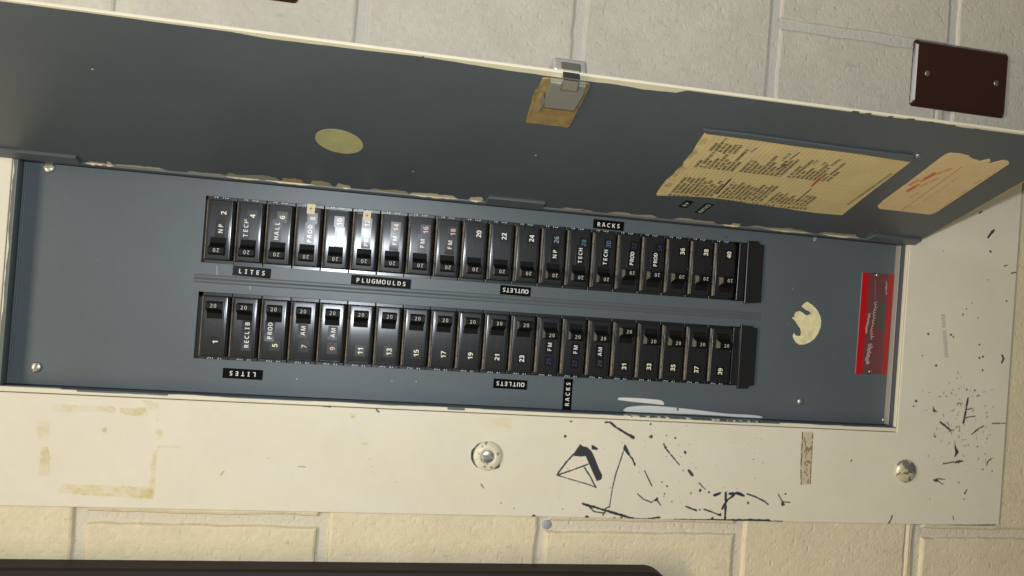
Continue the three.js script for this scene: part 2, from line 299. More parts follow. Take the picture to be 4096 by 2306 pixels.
  for (let i = 0; i < 16; i++) { if (i === 5) continue; const t = i / 16, a = [st[0][0] + (st[3][0] - st[0][0]) * t, st[0][1] + (st[3][1] - st[0][1]) * t]; g.globalAlpha = 0.16; s.poly(g, [[a[0] - 2.4, a[1] + 1.2], [a[0] + 2.4, a[1] + 1.2], [a[0] + 2.4, a[1] - 1.4], [a[0] - 2.4, a[1] - 1.4]], '#57525a'); for (let k = 0; k < 3; k++) s.line(g, [[a[0] + rr(-2.3, 2.3), a[1] + rr(-1, 1)], [a[0] + rr(-2.3, 2.3), a[1] + rr(-1, 1)]], .6, '#57525a'); g.globalAlpha = 1; }
  // residue of sticky tape (a sheet once stuck here)
  const stain = (pts, col, al) => {   // mottled residue with a ragged outline
    const xs = pts.map((p) => p[0]), ys = pts.map((p) => p[1]), x0 = Math.min(...xs), x1 = Math.max(...xs), y0 = Math.min(...ys), y1 = Math.max(...ys);
    const rag = []; pts.forEach((p, i) => { const q = pts[(i + 1) % pts.length], n = Math.max(2, Math.round(Math.hypot(q[0] - p[0], q[1] - p[1]) / 2)); for (let k = 0; k < n; k++) rag.push([p[0] + (q[0] - p[0]) * k / n + rr(-.8, .8), p[1] + (q[1] - p[1]) * k / n + rr(-.8, .8)]); });
    g.save(); g.beginPath(); rag.forEach(([a, b], i) => i ? g.lineTo(s.X(a), s.Y(b)) : g.moveTo(s.X(a), s.Y(b))); g.closePath(); g.clip();
    g.globalAlpha = al * 0.35; g.fillStyle = col; g.fillRect(s.X(x0), s.Y(y1), s.X(x1) - s.X(x0), s.Y(y0) - s.Y(y1));
    const n = Math.min(500, Math.round((x1 - x0) * (y1 - y0) * 0.6)); for (let k = 0; k < n; k++) { const a = rr(x0, x1), b = rr(y0, y1); if (fbm(a / 9, b / 5, 3) < 0.47) continue; g.globalAlpha = al * 0.13; g.beginPath(); g.ellipse(s.X(a), s.Y(b), rr(1, 4) * s.K, rr(.5, 1.6) * s.K, rr(-.4, .4), 0, 7); g.fill(); }
    g.restore(); g.globalAlpha = 1; };
  const tan = '#b89c48';
  stain(P(C, [[390, 150], [600, 165], [860, 170], [880, 195], [860, 215], [400, 215], [380, 190]]), tan, 0.24); stain(P(C, [[895, 180], [1100, 180], [1110, 250], [1000, 245], [900, 220]]), tan, 0.42); stain(P(C, [[1060, 120], [1190, 140], [1200, 205], [1120, 205]]), tan, 0.2);
  stain(P(C, [[305, 475], [355, 475], [378, 560], [372, 690], [280, 700], [292, 590]]), tan, 0.4); stain(P(C, [[260, 280], [380, 285], [360, 420], [300, 430], [270, 360]]), tan, 0.2);
  stain(P(C, [[455, 755], [860, 770], [1150, 780], [1150, 870], [1000, 865], [700, 845], [440, 820]]), tan, 0.34); stain(P(C, [[1050, 790], [1150, 790], [1155, 875], [1050, 860]]), tan, 0.3);
  stain(P(C, [[1165, 500], [1190, 490], [1175, 640], [1165, 850], [1120, 850], [1140, 560]]), tan, 0.34); stain(P(C, [[1165, 335], [1230, 345], [1220, 415], [1180, 390]]), tan, 0.34); stain(P(C, [[1180, 468], [1260, 462], [1370, 478], [1360, 490], [1200, 482]]), tan, 0.4);
  stain(P(C, [[1180, 210], [1215, 220], [1205, 280], [1170, 290]]), tan, .2); blob(C(787, 348), 2.2, 'rgba(190,150,110,.5)');
  stain(P(D, [[700, 215], [750, 230], [740, 260], [715, 255]]), tan, .45); stain(P(D, [[800, 440], [845, 445], [840, 465], [805, 465]]), tan, .6); stain(P(D, [[1670, 250], [1928, 250], [1928, 340], [1700, 330]]), tan, .14);
  rough(P(D, [[1695, 755], [1712, 785]]), .8, ink2); rough(P(D, [[905, 195], [922, 212]]), 1.8, ink); rough(P(D, [[310, 622], [370, 628]]), .6, '#a9946a'); rough(P(D, [[1845, 895], [1848, 905]]), .8, '#7a6a54'); rough(P(D, [[500, 170], [560, 175]]), .6, ink2); rough(P(C, [[1660, 690], [1685, 660]]), .7, '#a9946a');
  for (const [x, y] of [[90, 560], [985, 600], [875, 625], [895, 680], [265, 695], [855, 565], [1050, 740], [1190, 540]]) blob(D(x, y), rr(.3, .6), '#a08f66');
  // strip of old tape on the trim near the corner
  s.poly(g, P(B, [[262, 365], [340, 365], [322, 760], [250, 762]]), 'rgba(150,128,84,.32)');
  for (let k = 0; k < 34; k++) { const t = rnd(), x = rr(258, 335) - t * 12; rough(P(B, [[x, 380 + t * 360], [x + rr(-22, 22), 380 + t * 360 + rr(-40, 40)]]), rr(.4, .9), '#6f5a3c', { gap: .2 }); }
  rough(P(B, [[262, 368], [250, 640], [252, 760]]), .9, '#6b5636', { gap: .1 }); rough(P(B, [[340, 372], [330, 560], [320, 760]]), .8, '#6b5636', { gap: .25 });
  // ring of bare metal round the big screw
  const SC = T(zw(1800, 1700, 0.17241));
  s.poly(g, P(SC, [[735, 395], [640, 450], [560, 540], [500, 590], [485, 690], [490, 800], [540, 900], [630, 1000], [640, 980], [570, 880], [545, 760], [550, 620], [610, 520], [700, 430]]), ink);
  s.poly(g, P(SC, [[1190, 800], [1160, 900], [1150, 990], [1060, 1030], [1000, 1035], [1080, 970], [1140, 900]]), ink);
  const geo = uvBy(slab(rect(-250, 824.8, -224.3, 170), 0.02, ZT, 0.7, [rect(OPEN.u0, OPEN.u1, OPEN.v0, OPEN.v1)]), s);
  const trim = part('trim_plate', geo, new THREE.MeshStandardMaterial({ map: tex(s.c), roughness: 0.46, bumpMap: fineBump, bumpScale: 0.00005 }), panel);
  trim.userData.label = 'cream painted trim plate with dark chips and old tape marks';
}
function screw(parent, name, u, v, w, r, h, angle, mat, slot = 0.16) {
  const pts = []; for (let i = 0; i <= 10; i++) { const t = i / 10 * Math.PI / 2; pts.push(new THREE.Vector2(r * MM * Math.cos(t) + 1e-6, h * MM * Math.sin(t))); }
  pts.unshift(new THREE.Vector2(r * MM, -1.2 * MM), new THREE.Vector2(1e-6, -1.2 * MM)); pts.reverse(); pts.push(new THREE.Vector2(1e-6, -1.2 * MM)); pts.splice(-2, 1);
  const prof = [new THREE.Vector2(0, -1.2 * MM), new THREE.Vector2(r * MM, -1.2 * MM)]; for (let i = 0; i <= 10; i++) { const t = i / 10 * Math.PI / 2; prof.push(new THREE.Vector2(Math.max(0, r * MM * Math.cos(t)), h * MM * Math.sin(t))); }
  const dome = new THREE.LatheGeometry(prof, 28); dome.rotateX(Math.PI / 2);
  let geo = dome;
  if (slot) {
    const a = new Brush(plain(dome)), b = new Brush(plain(new THREE.BoxGeometry(r * 2.4 * MM, r * slot * 2 * MM, h * 1.3 * MM)));
    b.geometry.translate(0, 0, h * 1.05 * MM); b.geometry.rotateZ(angle); a.updateMatrixWorld(); b.updateMatrixWorld();
    geo = new Evaluator().evaluate(a, b, SUBTRACTION).geometry; geo.clearGroups();
  }
  geo.translate(u * MM, v * MM, w * MM); return part(name, geo, mat, parent);
}
{
  // screws of the trim
  const [a, b] = at(1950, 1826, ZT), cupPts = [[0, 0.0], [13.6, 0.0], [13.4, 1.0], [12.4, 2.3], [9.2, 3.4], [7.4, 3.6], [6.9, 3.0], [6.6, 1.6], [0, 1.5]].map(([x, y]) => new THREE.Vector2(x * MM, y * MM));
  const cup = new THREE.LatheGeometry(cupPts, 40); cup.rotateX(Math.PI / 2); shift(cup, a, b, ZT + 0.1);
  const cs = sheet(256, 256, a - 15, a + 15, b - 15, b + 15), cg = fillPixels(cs.c, (x, y) => { const n = fbm(x / 26, y / 26, 3), w = n > 0.7 ? 1 : 0, f = 0.96 + 0.06 * fbm(x / 8, y / 8, 2, nz2); return w ? [140, 138, 128] : [222 * f, 212 * f, 182 * f]; });
  uvBy(cup, cs); part('screw_washer', cup, new THREE.MeshStandardMaterial({ map: tex(cs.c), roughness: 0.4 }), panel);
  screw(panel, 'trim_screw', a + 0.2, b - 0.2, ZT + 1.9, 6.1, 1.5, -0.15, M.steel, 0.2);
  const [c, d] = at(3622, 1886, ZT); const ps = sheet(256, 256, c - 14, c + 14, d - 14, d + 14);
  fillPixels(ps.c, (x, y) => { const n = fbm(x / 30 + 40, y / 30, 4), f = 0.95 + 0.08 * fbm(x / 9, y / 9, 2, nz2); return n + (x - 128) / 700 - (y - 128) / 900 > 0.54 ? [132 * f, 125 * f, 120 * f] : [214 * f, 203 * f, 165 * f]; });
  const sc = screw(panel, 'trim_screw', c, d, ZT, 12.2, 5.6, 0.3, null, 0.09); uvBy(sc.geometry, ps); sc.material = new THREE.MeshStandardMaterial({ map: tex(ps.c), roughness: 0.3, metalness: 0.25 });
}
// lip of the opening (inside the trim), recess walls
const LIP = { u0: -152.6, u1: 692.2, v0: -124.6, v1: 66.2 };
{
  // bottom lip (cream, paint worn to grey in places) and the others grey
  const s = sheet(2048, 64, -165, 705, -133, -105);
  const g = fillPixels(s.c, (x, y) => { const k = 0.97 + 0.05 * fbm(x / 50, y / 20, 3); return [224 * k, 215 * k, 190 * k]; });
  // paint stops raggedly: grey beyond
  const edge = (u) => LIP.v0 - 0.35 + 1.6 * (fbm(u / 42 + 3, 2, 3) - 0.62) + (u < -105 ? 12 : 0) + (u > -92 && u < -20 ? -1.2 : 0) + (u > 225 && u < 240 ? -2.2 : 0) + (u > 410 && u < 560 ? -1.3 : 0);
  for (let u = -165; u < 705; u += 0.42) { const e = edge(u); s.poly(g, [[u, e], [u + 1.4, e], [u + 1.4, -100], [u, -100]], '#5c6365'); }
  for (let k = 0; k < 46; k++) { const u = rr(395, 545); s.poly(g, [[u, rr(-126.4, -125.2)], [u + rr(1, 6), rr(-126.4, -125.2)], [u + rr(1, 5), rr(-125, -123.6)], [u, rr(-125, -123.6)]], rnd() < .6 ? '#4a4a48' : '#cfc6ac'); }
  const lip = slab(rect(OPEN.u0 + 0.5, OPEN.u1 - 0.5, OPEN.v0 + 0.5, LIP.v0), -3, 2.2, 0.9); uvBy(lip, s);
  part('opening_lip', lip, new THREE.MeshStandardMaterial({ map: tex(s.c), roughness: 0.45 }), panel);
  const wl = box(LIP.u0 - 1.5, LIP.u1 + 1.5, LIP.v0 - 1.4, LIP.v0 - 0.05, ZD - 24, 0.6, 0.2);
  part('recess_side', uvMetres(wl), M.grey, panel);
  // top lip under the hinges: grey with cream flakes
  const t = sheet(2048, 64, -165, 705, 58, 76), tg = fillPixels(t.c, (x, y) => { const k = 0.96 + 0.06 * fbm(x / 30, y / 30, 3); return [93 * k, 98 * k, 100 * k]; });
  const flake = (x0, y0, x1, y1, n = 3) => { for (let k = 0; k < n; k++) { const a = at(x0, y0, 2.2)[0], c = at(x1, y1, 2.2)[0], b = 68, d = 68; const q = [], m = 10; for (let i = 0; i <= m; i++) q.push([a + (c - a) * i / m, b + rr(0.6, 2.6)]); for (let i = m; i >= 0; i--) q.push([a + (c - a) * i / m, b - rr(0.3, 2.0) * Math.sin(Math.PI * (i + .5) / (m + 1))]); t.poly(tg, q, ['#d8cfb2', '#cbbf9c', '#b6a988'][k]); } };
  flake(905, 697, 1035, 712); flake(1060, 715, 1260, 725, 2); flake(1370, 741, 1400, 745, 1); flake(1640, 767, 1830, 785); flake(1880, 793, 1925, 800, 2); flake(420, 640, 455, 648, 2); flake(340, 632, 420, 640, 1); flake(3060, 910, 3250, 925); flake(2890, 890, 2960, 893, 2); flake(3290, 935, 3440, 940, 2);
  const topLip = slab(rect(OPEN.u0 + 0.5, OPEN.u1 - 0.5, LIP.v1, OPEN.v1 - 0.4), -3, 2.2, 0.8); uvBy(topLip, t);
  part('opening_lip', topLip, new THREE.MeshStandardMaterial({ map: tex(t.c), roughness: 0.42 }), panel);
  part('recess_side', uvMetres(box(LIP.u0 - 1.5, LIP.u1 + 1.5, LIP.v1 + 0.05, LIP.v1 + 1.4, ZD - 24, 0.6, 0.2)), M.grey, panel);
  // left and right sides
  const sideTex = (a0, a1, flip) => { const q = sheet(64, 512, a0, a1, -133, 76), qg = fillPixels(q.c, (x, y) => { const k = 0.96 + 0.06 * fbm(x / 20, y / 20, 3); return [98 * k, 101 * k, 96 * k]; });
    for (let v = -133; v < 76; v += 0.5) { const e = 1.6 + 3.2 * (fbm(v / 16 + a0, 4, 4) - 0.5); q.poly(qg, flip ? [[a1 - e - 9, v], [a1, v], [a1, v + 1.6], [a1 - e - 9, v + 1.6]] : [[a0, v], [a0 + 9 + e, v], [a0 + 9 + e, v + 1.6], [a0, v + 1.6]], '#d5ceb0'); } return [q, new THREE.MeshStandardMaterial({ map: tex(q.c), roughness: 0.45 })]; };
  { const [q, m] = sideTex(OPEN.u0 - 9, OPEN.u0 + 11, false); part('opening_lip', uvBy(slab(rect(OPEN.u0 + 0.5, LIP.u0 + 1.6, OPEN.v0 + 5.4, OPEN.v1 - 5), -3, 2.2, 0.8), q), m, panel); }
  { part('opening_lip', uvMetres(slab(rect(LIP.u1 + 0.1, OPEN.u1 - 0.3, OPEN.v0 + 5.4, OPEN.v1 - 5), -1.2, 2.4, 0.6)), M.cream, panel); }
  part('recess_side', uvMetres(box(LIP.u0 - 1.4, LIP.u0 - 0.05, LIP.v0, LIP.v1, ZD - 24, 1.4, 0.2)), M.grey, panel);
  part('recess_side', uvMetres(box(LIP.u1 + 0.05, LIP.u1 + 1.4, LIP.v0, LIP.v1, ZD - 24, -1.3, 0.2)), M.grey, panel);
  const led = part('recess_ledge', uvMetres(box(LIP.u1 - 1.5, LIP.u1 - 0.2, LIP.v0 + 1.2, LIP.v1 - 1.0, ZD - 2, -7.4, 0.5)), M.galv, panel);
  led.userData.label = 'pale bare metal ledge at the lower end of the recess';
  part('back_box', merge(slab(rect(PB.u0 + 2, PB.u1 - 2, PB.v0 + 2, PB.v1 - 2), -92, -90), box(PB.u0 + 1, PB.u0 + 3, PB.v0 + 1, PB.v1 - 1, -90, -4), box(PB.u1 - 3, PB.u1 - 1, PB.v0 + 1, PB.v1 - 1, -90, -4), box(PB.u0 + 3, PB.u1 - 3, PB.v0 + 1, PB.v0 + 3, -90, -4), box(PB.u0 + 3, PB.u1 - 3, PB.v1 - 3, PB.v1 - 1, -90, -4)), M.dark, panel);
}
const rowV = { top: [-8.5, 50.9], bottom: [-94.2, -34.7] };
const hole = ([v0, v1]) => [[-2.8, v0 - 2.8 * TILT], [522, v0 + 522 * TILT], [522, v1 + 522 * TILT], [-2.8, v1 - 2.8 * TILT]];
{
  const s = sheet(2048, 512, LIP.u0, LIP.u1, LIP.v0, LIP.v1);
  const g = fillPixels(s.c, (x, y) => { const a = fbm(x / 120, y / 120, 4), b = fbm(x / 6, y / 6, 2, nz2), k = 0.95 + 0.07 * a + 0.04 * (b - 0.5); return [87 * k, 95 * k, 98 * k]; });
  const q = (f) => (x, y) => at(...f(x, y), ZD + 0.1), P = (f, l) => l.map(([x, y]) => f(x, y));
  const A = q(zw(2300, 1560, 0.4658)), Z1 = q(zw(780, 760, 0.27586));
  // white brush strokes
  const smooth = (pts) => { const c = new THREE.SplineCurve(pts.map((p) => new THREE.Vector2(...p))); return c.getPoints(60).map((p) => [p.x, p.y]); };
  s.poly(g, smooth(P(A, [[370, 72], [400, 68], [520, 72], [640, 80], [730, 90], [762, 108], [764, 130], [740, 130], [650, 120], [500, 105], [400, 92], [372, 88], [370, 72]])), '#d6d4cc');
  s.poly(g, smooth(P(A, [[415, 175], [450, 152], [540, 140], [640, 138], [760, 145], [900, 158], [1050, 175], [1180, 192], [1320, 207], [1480, 215], [1580, 225], [1615, 238], [1590, 244], [1450, 238], [1250, 225], [1050, 213], [800, 204], [600, 196], [440, 188], [415, 175]])), '#d3d4d0');
  s.poly(g, P(A, [[875, 158], [892, 158], [890, 180], [878, 182]]), '#55595a'); 
  g.globalAlpha = 0.55; s.line(g, P(Z1, [[312, 1105], [318, 1240]]), 0.8, '#b9c0c2'); s.line(g, P(Z1, [[800, 1375], [795, 1440]]), 1.0, '#a9b0b2'); g.globalAlpha = 1;
  for (let k = 0; k < 70; k++) { const u = rr(-150, 690), v = rr(-124, 64); g.globalAlpha = rr(0.1, 0.4); s.line(g, [[u, v], [u + rr(-4, 4), v + rr(-1.5, 1.5)]], rr(.2, .5), rnd() < .6 ? '#aab0b0' : '#3f4446'); } g.globalAlpha = 1;
  const W = (x, y, r, c) => { const [a, b] = at(x, y, ZD); s.poly(g, Array.from({ length: 9 }, (_, i) => [a + r * rr(.5, 1.2) * Math.cos(i * .7), b + r * rr(.5, 1.2) * Math.sin(i * .7)]), c); };
  W(1186, 1517, .7, '#d8d2b8'); W(1567, 1526, .8, '#8f979a'); W(1664, 1528, .9, '#8f979a'); W(2905, 950, 1.2, '#3a3f41'); W(3172, 1158, .7, '#a8aba6'); W(3156, 1296, .6, '#a8aba6'); W(3262, 952, 2.2, '#8e8f84'); W(3258, 962, 1.4, '#a7a598');
  const geo = uvBy(slab(rect(LIP.u0 + 0.4, LIP.u1 - 1.7, LIP.v0 + 0.4, LIP.v1 - 0.4), ZD - 1.6, ZD, 0.25, [hole(rowV.top), hole(rowV.bottom)]), s);
  const df = part('dead_front', geo, new THREE.MeshStandardMaterial({ map: tex(s.c), roughness: 0.43, bumpMap: fineBump, bumpScale: 0.00003 }), panel);
  df.userData.label = 'grey painted cover plate around the breakers with white paint strokes';
  // raised edge along the upper end
  part('edge_fold', uvMetres(box(LIP.u0 + 2.2, LIP.u0 + 3.6, LIP.v0 + 1, LIP.v1 - 1, ZD - 1, ZD + 0.8, 0.6)), M.grey, df);
  // two pressed beads between the rows
  for (const dv of [0, -3.6]) {
    const p = at(1000, 1120, ZD), pts = []; for (let i = 0; i <= 10; i++) { const t = Math.PI * i / 10; pts.push([p[1] - p[0] * TILT + dv + 1.9 * Math.cos(t), 0.6 * Math.sin(t)]); }
    const sh = new THREE.Shape(pts.map(([x, y]) => new THREE.Vector2(x * MM, y * MM))), b = new THREE.ExtrudeGeometry(sh, { depth: 0.548, bevelEnabled: false });
    // shape x -> v, y -> w, extrusion -> u
    b.applyMatrix4(new THREE.Matrix4().makeBasis(new THREE.Vector3(0, 1, 0), new THREE.Vector3(0, 0, 1), new THREE.Vector3(1, 0, 0))); b.rotateZ(TILT); b.translate(-0.008, 0, ZD * MM);
    part('bead', uvMetres(b), M.grey, df);
  }
  // screws of the dead front
  for (const [x, y, r, an, sl] of [[195, 671, 5.0, 0.05, .14], [144, 1470, 4.6, 1.1, .14], [3203, 1608, 3.6, .4, 0], [3537, 1682, 2.4, .4, 0]]) { const [a, b] = at(x, y, ZD); screw(df, 'screw', a, b, ZD + 0.05, r, r * 0.5, an, M.steel, sl); }
  // black fillers past the last breakers
  for (const pts of [[[2991, 964], [3036, 967], [3039, 978], [3057, 981], [3043, 1212], [2976, 1215]], [[2964, 1301], [3010, 1305], [3013, 1311], [3031, 1314], [3015, 1543], [2994, 1545], [2993, 1555], [2948, 1556]]]) {
    part('blank_filler', uvMetres(slab(pts.map(([x, y]) => at(x, y, ZD + 2)).reverse(), ZD + 0.02, ZD + 3.2, 0.6)), M.plastic, panel);
  }
  for (const [v0, v1] of [rowV.top, rowV.bottom]) part('spacer_strip', uvMetres(box(511.6, 519.6, v0 + 3.2, v1 + 1.8, ZD - 20, ZD + 1.5, 0.8)), M.plastic, panel);
  // half a round sticker, peeled
  const RS = zw(3080, 1160, 0.31715), rs = [[470, 150], [540, 195], [600, 260], [635, 330], [648, 400], [640, 470], [610, 550], [560, 620], [500, 665], [430, 692], [370, 692], [330, 665], [300, 620], [288, 580], [305, 545], [330, 580], [385, 585], [392, 540], [385, 490], [355, 450], [325, 400], [285, 360], [285, 345], [320, 340], [305, 315], [330, 280], [370, 268], [410, 285], [445, 315], [470, 325], [520, 300], [500, 275], [450, 250], [400, 210], [430, 175]].map(([x, y]) => at(...RS(x, y), ZD));
  const pc = canvas(256, 256); fillPixels(pc, (x, y) => { const k = 0.86 + 0.2 * fbm(x / 24, y / 24, 4) + 0.06 * (fbm(x / 5, y / 5, 2, nz2) - .5); return [232 * k, 222 * k, 172 * k]; });
  const paper = tex(pc); paper.repeat.set(20, 20);
  const st = part('peeled_sticker', uvMetres(slab(rs.reverse(), ZD + 0.02, ZD + 0.3)), new THREE.MeshStandardMaterial({ map: paper, roughness: 0.8 }), df); st.userData.label = 'half peeled round cream sticker';
  M.paper = st.material;
}

// ------------------------------------------------------------------ lettering atlas
const ATL = { c: canvas(2048, 2048), x: 4, y: 4, row: 0, px: 13 };
const ag = ATL.c.getContext('2d'); ag.fillStyle = '#0d0d0d'; ag.fillRect(0, 0, 2048, 2048);
function cell(wmm, hmm, draw) {
  const w = Math.ceil(wmm * ATL.px), h = Math.ceil(hmm * ATL.px);
  if (ATL.x + w + 6 > 2048) { ATL.x = 4; ATL.y += ATL.row + 6; ATL.row = 0; }
  const x = ATL.x, y = ATL.y; ATL.x += w + 6; ATL.row = Math.max(ATL.row, h);
  ag.save(); ag.beginPath(); ag.rect(x, y, w, h); ag.clip(); ag.translate(x, y); draw(ag, w, h); ag.restore();
  return { u0: x / 2048, u1: (x + w) / 2048, v0: 1 - (y + h) / 2048, v1: 1 - y / 2048, wmm, hmm };
}
function spaced(g, text, w, h, size, fill, sp, weight = 'bold') {
  g.font = `${weight} ${size}px sans-serif`; g.textBaseline = 'middle'; g.textAlign = 'center'; g.fillStyle = fill;
  const n = text.length; for (let i = 0; i < n; i++) { const x = w / 2 + (i - (n - 1) / 2) * sp; g.fillText(text[i], x, h / 2 + size * 0.04 + rr(-1, 1)); }
}
const tapeCells = {};
const tapeCell = (text, len, hmm = 8.6) => tapeCells[text + len.toFixed(0)] ??= cell(len, hmm, (g, w, h) => {
  g.fillStyle = '#0b0b0c'; g.fillRect(0, 0, w, h);
  const sp = Math.min(w * 0.86 / text.length, h * 0.56); spaced(g, text, w, h, h * 0.63, '#dcdbd4', sp);
  g.globalAlpha = 0.35; for (let k = 0; k < 26; k++) { g.fillStyle = rnd() < .5 ? '#0b0b0c' : '#8d8d88'; g.fillRect(rr(0, w), h / 2 + rr(-h * .25, h * .25), rr(1, 3), rr(1, 3)); } g.globalAlpha = 1;
});
const numCell = (text, col) => cell(10, 9, (g, w, h) => { g.fillStyle = '#0c0c0d'; g.fillRect(0, 0, w, h); g.strokeStyle = '#2a2a2a'; g.lineWidth = 2; g.strokeRect(2, 2, w - 4, h - 4); g.font = `bold ${h * 0.7}px sans-serif`; g.textAlign = 'center'; g.textBaseline = 'middle'; g.fillStyle = col; g.fillText(text, w / 2, h * 0.53); });
const rateCell = cell(10, 5, (g, w, h) => { g.fillStyle = '#080808'; g.fillRect(0, 0, w, h); spaced(g, '20', w, h, h * 0.86, '#d9d6c6', h * 0.62, 'normal'); });
const cuCell = cell(15, 4.6, (g, w, h) => { g.fillStyle = '#0b0b0b'; g.fillRect(0, 0, w, h); g.font = `bold ${h * 0.95}px sans-serif`; g.textBaseline = 'middle'; g.fillStyle = '#d6d8d8'; g.textAlign = 'left'; g.fillText('CU', w * 0.04, h * .52); g.fillText('AL', w * 0.62, h * .52); g.fillRect(w * .48, h * .5, w * .08, h * .1); });
const plusCell = cell(7, 9, (g, w, h) => { g.fillStyle = '#d9cba8'; g.fillRect(0, 0, w, h); g.strokeStyle = '#4a4236'; g.lineWidth = h * 0.05; g.beginPath(); g.moveTo(w * .5, h * .28); g.lineTo(w * .5, h * .66); g.moveTo(w * .3, h * .47); g.lineTo(w * .7, h * .47); g.stroke(); });
// a thin plate whose face shows a cell; long side along x, then turned by angle about w
function plate(c, thick, angle = 0, bend = 0) {
  const g = new THREE.BoxGeometry(c.wmm * MM, c.hmm * MM, thick * MM, 6, 1, 1), uv = g.attributes.uv, n = g.attributes.normal, p = g.attributes.position;
  for (let i = 0; i < uv.count; i++) {
    const front = n.getZ(i) > 0.5, a = front ? uv.getX(i) : 0.01, b = front ? uv.getY(i) : 0.02;
    uv.setXY(i, c.u0 + (c.u1 - c.u0) * a, c.v0 + (c.v1 - c.v0) * b);
    if (bend) { const t = p.getX(i) / (c.wmm * MM / 2); p.setZ(i, p.getZ(i) + bend * MM * Math.pow(Math.abs(t), 3)); }
  }
  if (bend) g.computeVertexNormals();
  g.translate(0, 0, thick * MM / 2); g.rotateZ(angle); return g;
}

// ------------------------------------------------------------------ circuit breakers
const FACE = ZD + 6.5, SILL = ZD - 2.1;
const PITCH = 25.5, U0 = { top: -1.5, bottom: 0.4 };
const bodyGeo = merge(
  uvMetres(box(-12.5, 12.5, -31.5, 31.5, -36, SILL - FACE, 0.5)),
  uvMetres((() => { const h = SILL - FACE, g = loft([[12.3, 27.1, h - 0.2, 0.8], [12.2, 27.0, -4.2, 0.8], [11.9, 26.9, -3.7, 0.8], [10.6, 26.5, -1.75, 0.8], [10.25, 26.4, -1.3, 0.8], [9.85, 26.2, -0.92, 0.8], [9.4, 26.0, -0.66, 0.8], [8.95, 25.7, -0.55, 0.8], [8.9, 25.65, -0.95, 0.8], [8.65, 25.4, -0.95, 0.8], [8.6, 25.35, -0.1, 0.8], [8.35, 25.1, 0, 0.8]], 4, 0.55); return g; })()));
// the rocking handle: profile in (v, w), extruded across u
function handleGeo(off) {
  const pr = [[0, -2], [0.2, 8.8], [0.9, 10.4], [1.6, 10.8], [6.0, 11.1], [6.8, 10.6], [7.3, 9.4], [8.6, 4.4], [10.6, 1.8], [15.4, 0.6], [15.6, -2]];
  const g = new THREE.ExtrudeGeometry(new THREE.Shape(pr.map(([a, b]) => new THREE.Vector2(a * MM, b * MM))), { depth: 12.6 * MM, bevelEnabled: true, bevelSize: 0.35 * MM, bevelOffset: -0.35 * MM, bevelThickness: 0.35 * MM, bevelSegments: 1 });
  // profile a -> -v from the inner end, b -> w, extrusion -> u
  g.translate(0, 0, -6.3 * MM); g.applyMatrix4(new THREE.Matrix4().makeBasis(new THREE.Vector3(0, off ? 1 : -1, 0), new THREE.Vector3(0, 0, 1), new THREE.Vector3(off ? 1 : -1, 0, 0)));
  g.translate(0, (off ? 6.6 : 22.3) * MM, 0); if (off) g.translate(0, 0.2 * MM, 0);
  return uvMetres(plain(g));
}
const handle = { on: handleGeo(false), off: handleGeo(true) };
const atlasTex = tex(ATL.c);
M.ink = new THREE.MeshPhysicalMaterial({ map: atlasTex, roughness: 0.45, specularIntensity: 0.35, clearcoat: 0.8, clearcoatRoughness: 0.24, bumpMap: plasticBump, bumpScale: 0.0002 });
M.inkToggle = new THREE.MeshPhysicalMaterial({ map: atlasTex, roughness: 0.5, specularIntensity: 0.35 });
M.inkFlat = new THREE.MeshPhysicalMaterial({ map: atlasTex, roughness: 0.17, specularIntensity: 0.7 });
M.paperInk = new THREE.MeshStandardMaterial({ map: atlasTex, roughness: 0.7 });

const z1 = zw(780, 760, 0.27586), z2 = zw(1360, 800, 0.27586), z3 = zw(1900, 840, 0.27586), z4 = zw(2460, 900, 0.27586), y1 = zw(780, 1140, 0.27586), y2 = zw(1360, 1160, 0.27586), y3 = zw(1900, 1200, 0.27586), y4 = zw(2460, 1240, 0.27586);
const CREAM = '#e9e6c8', WHITE = '#ecece6', PINK = '#d9b3a6', BLUE = '#5d6b86', DIM = '#343350';
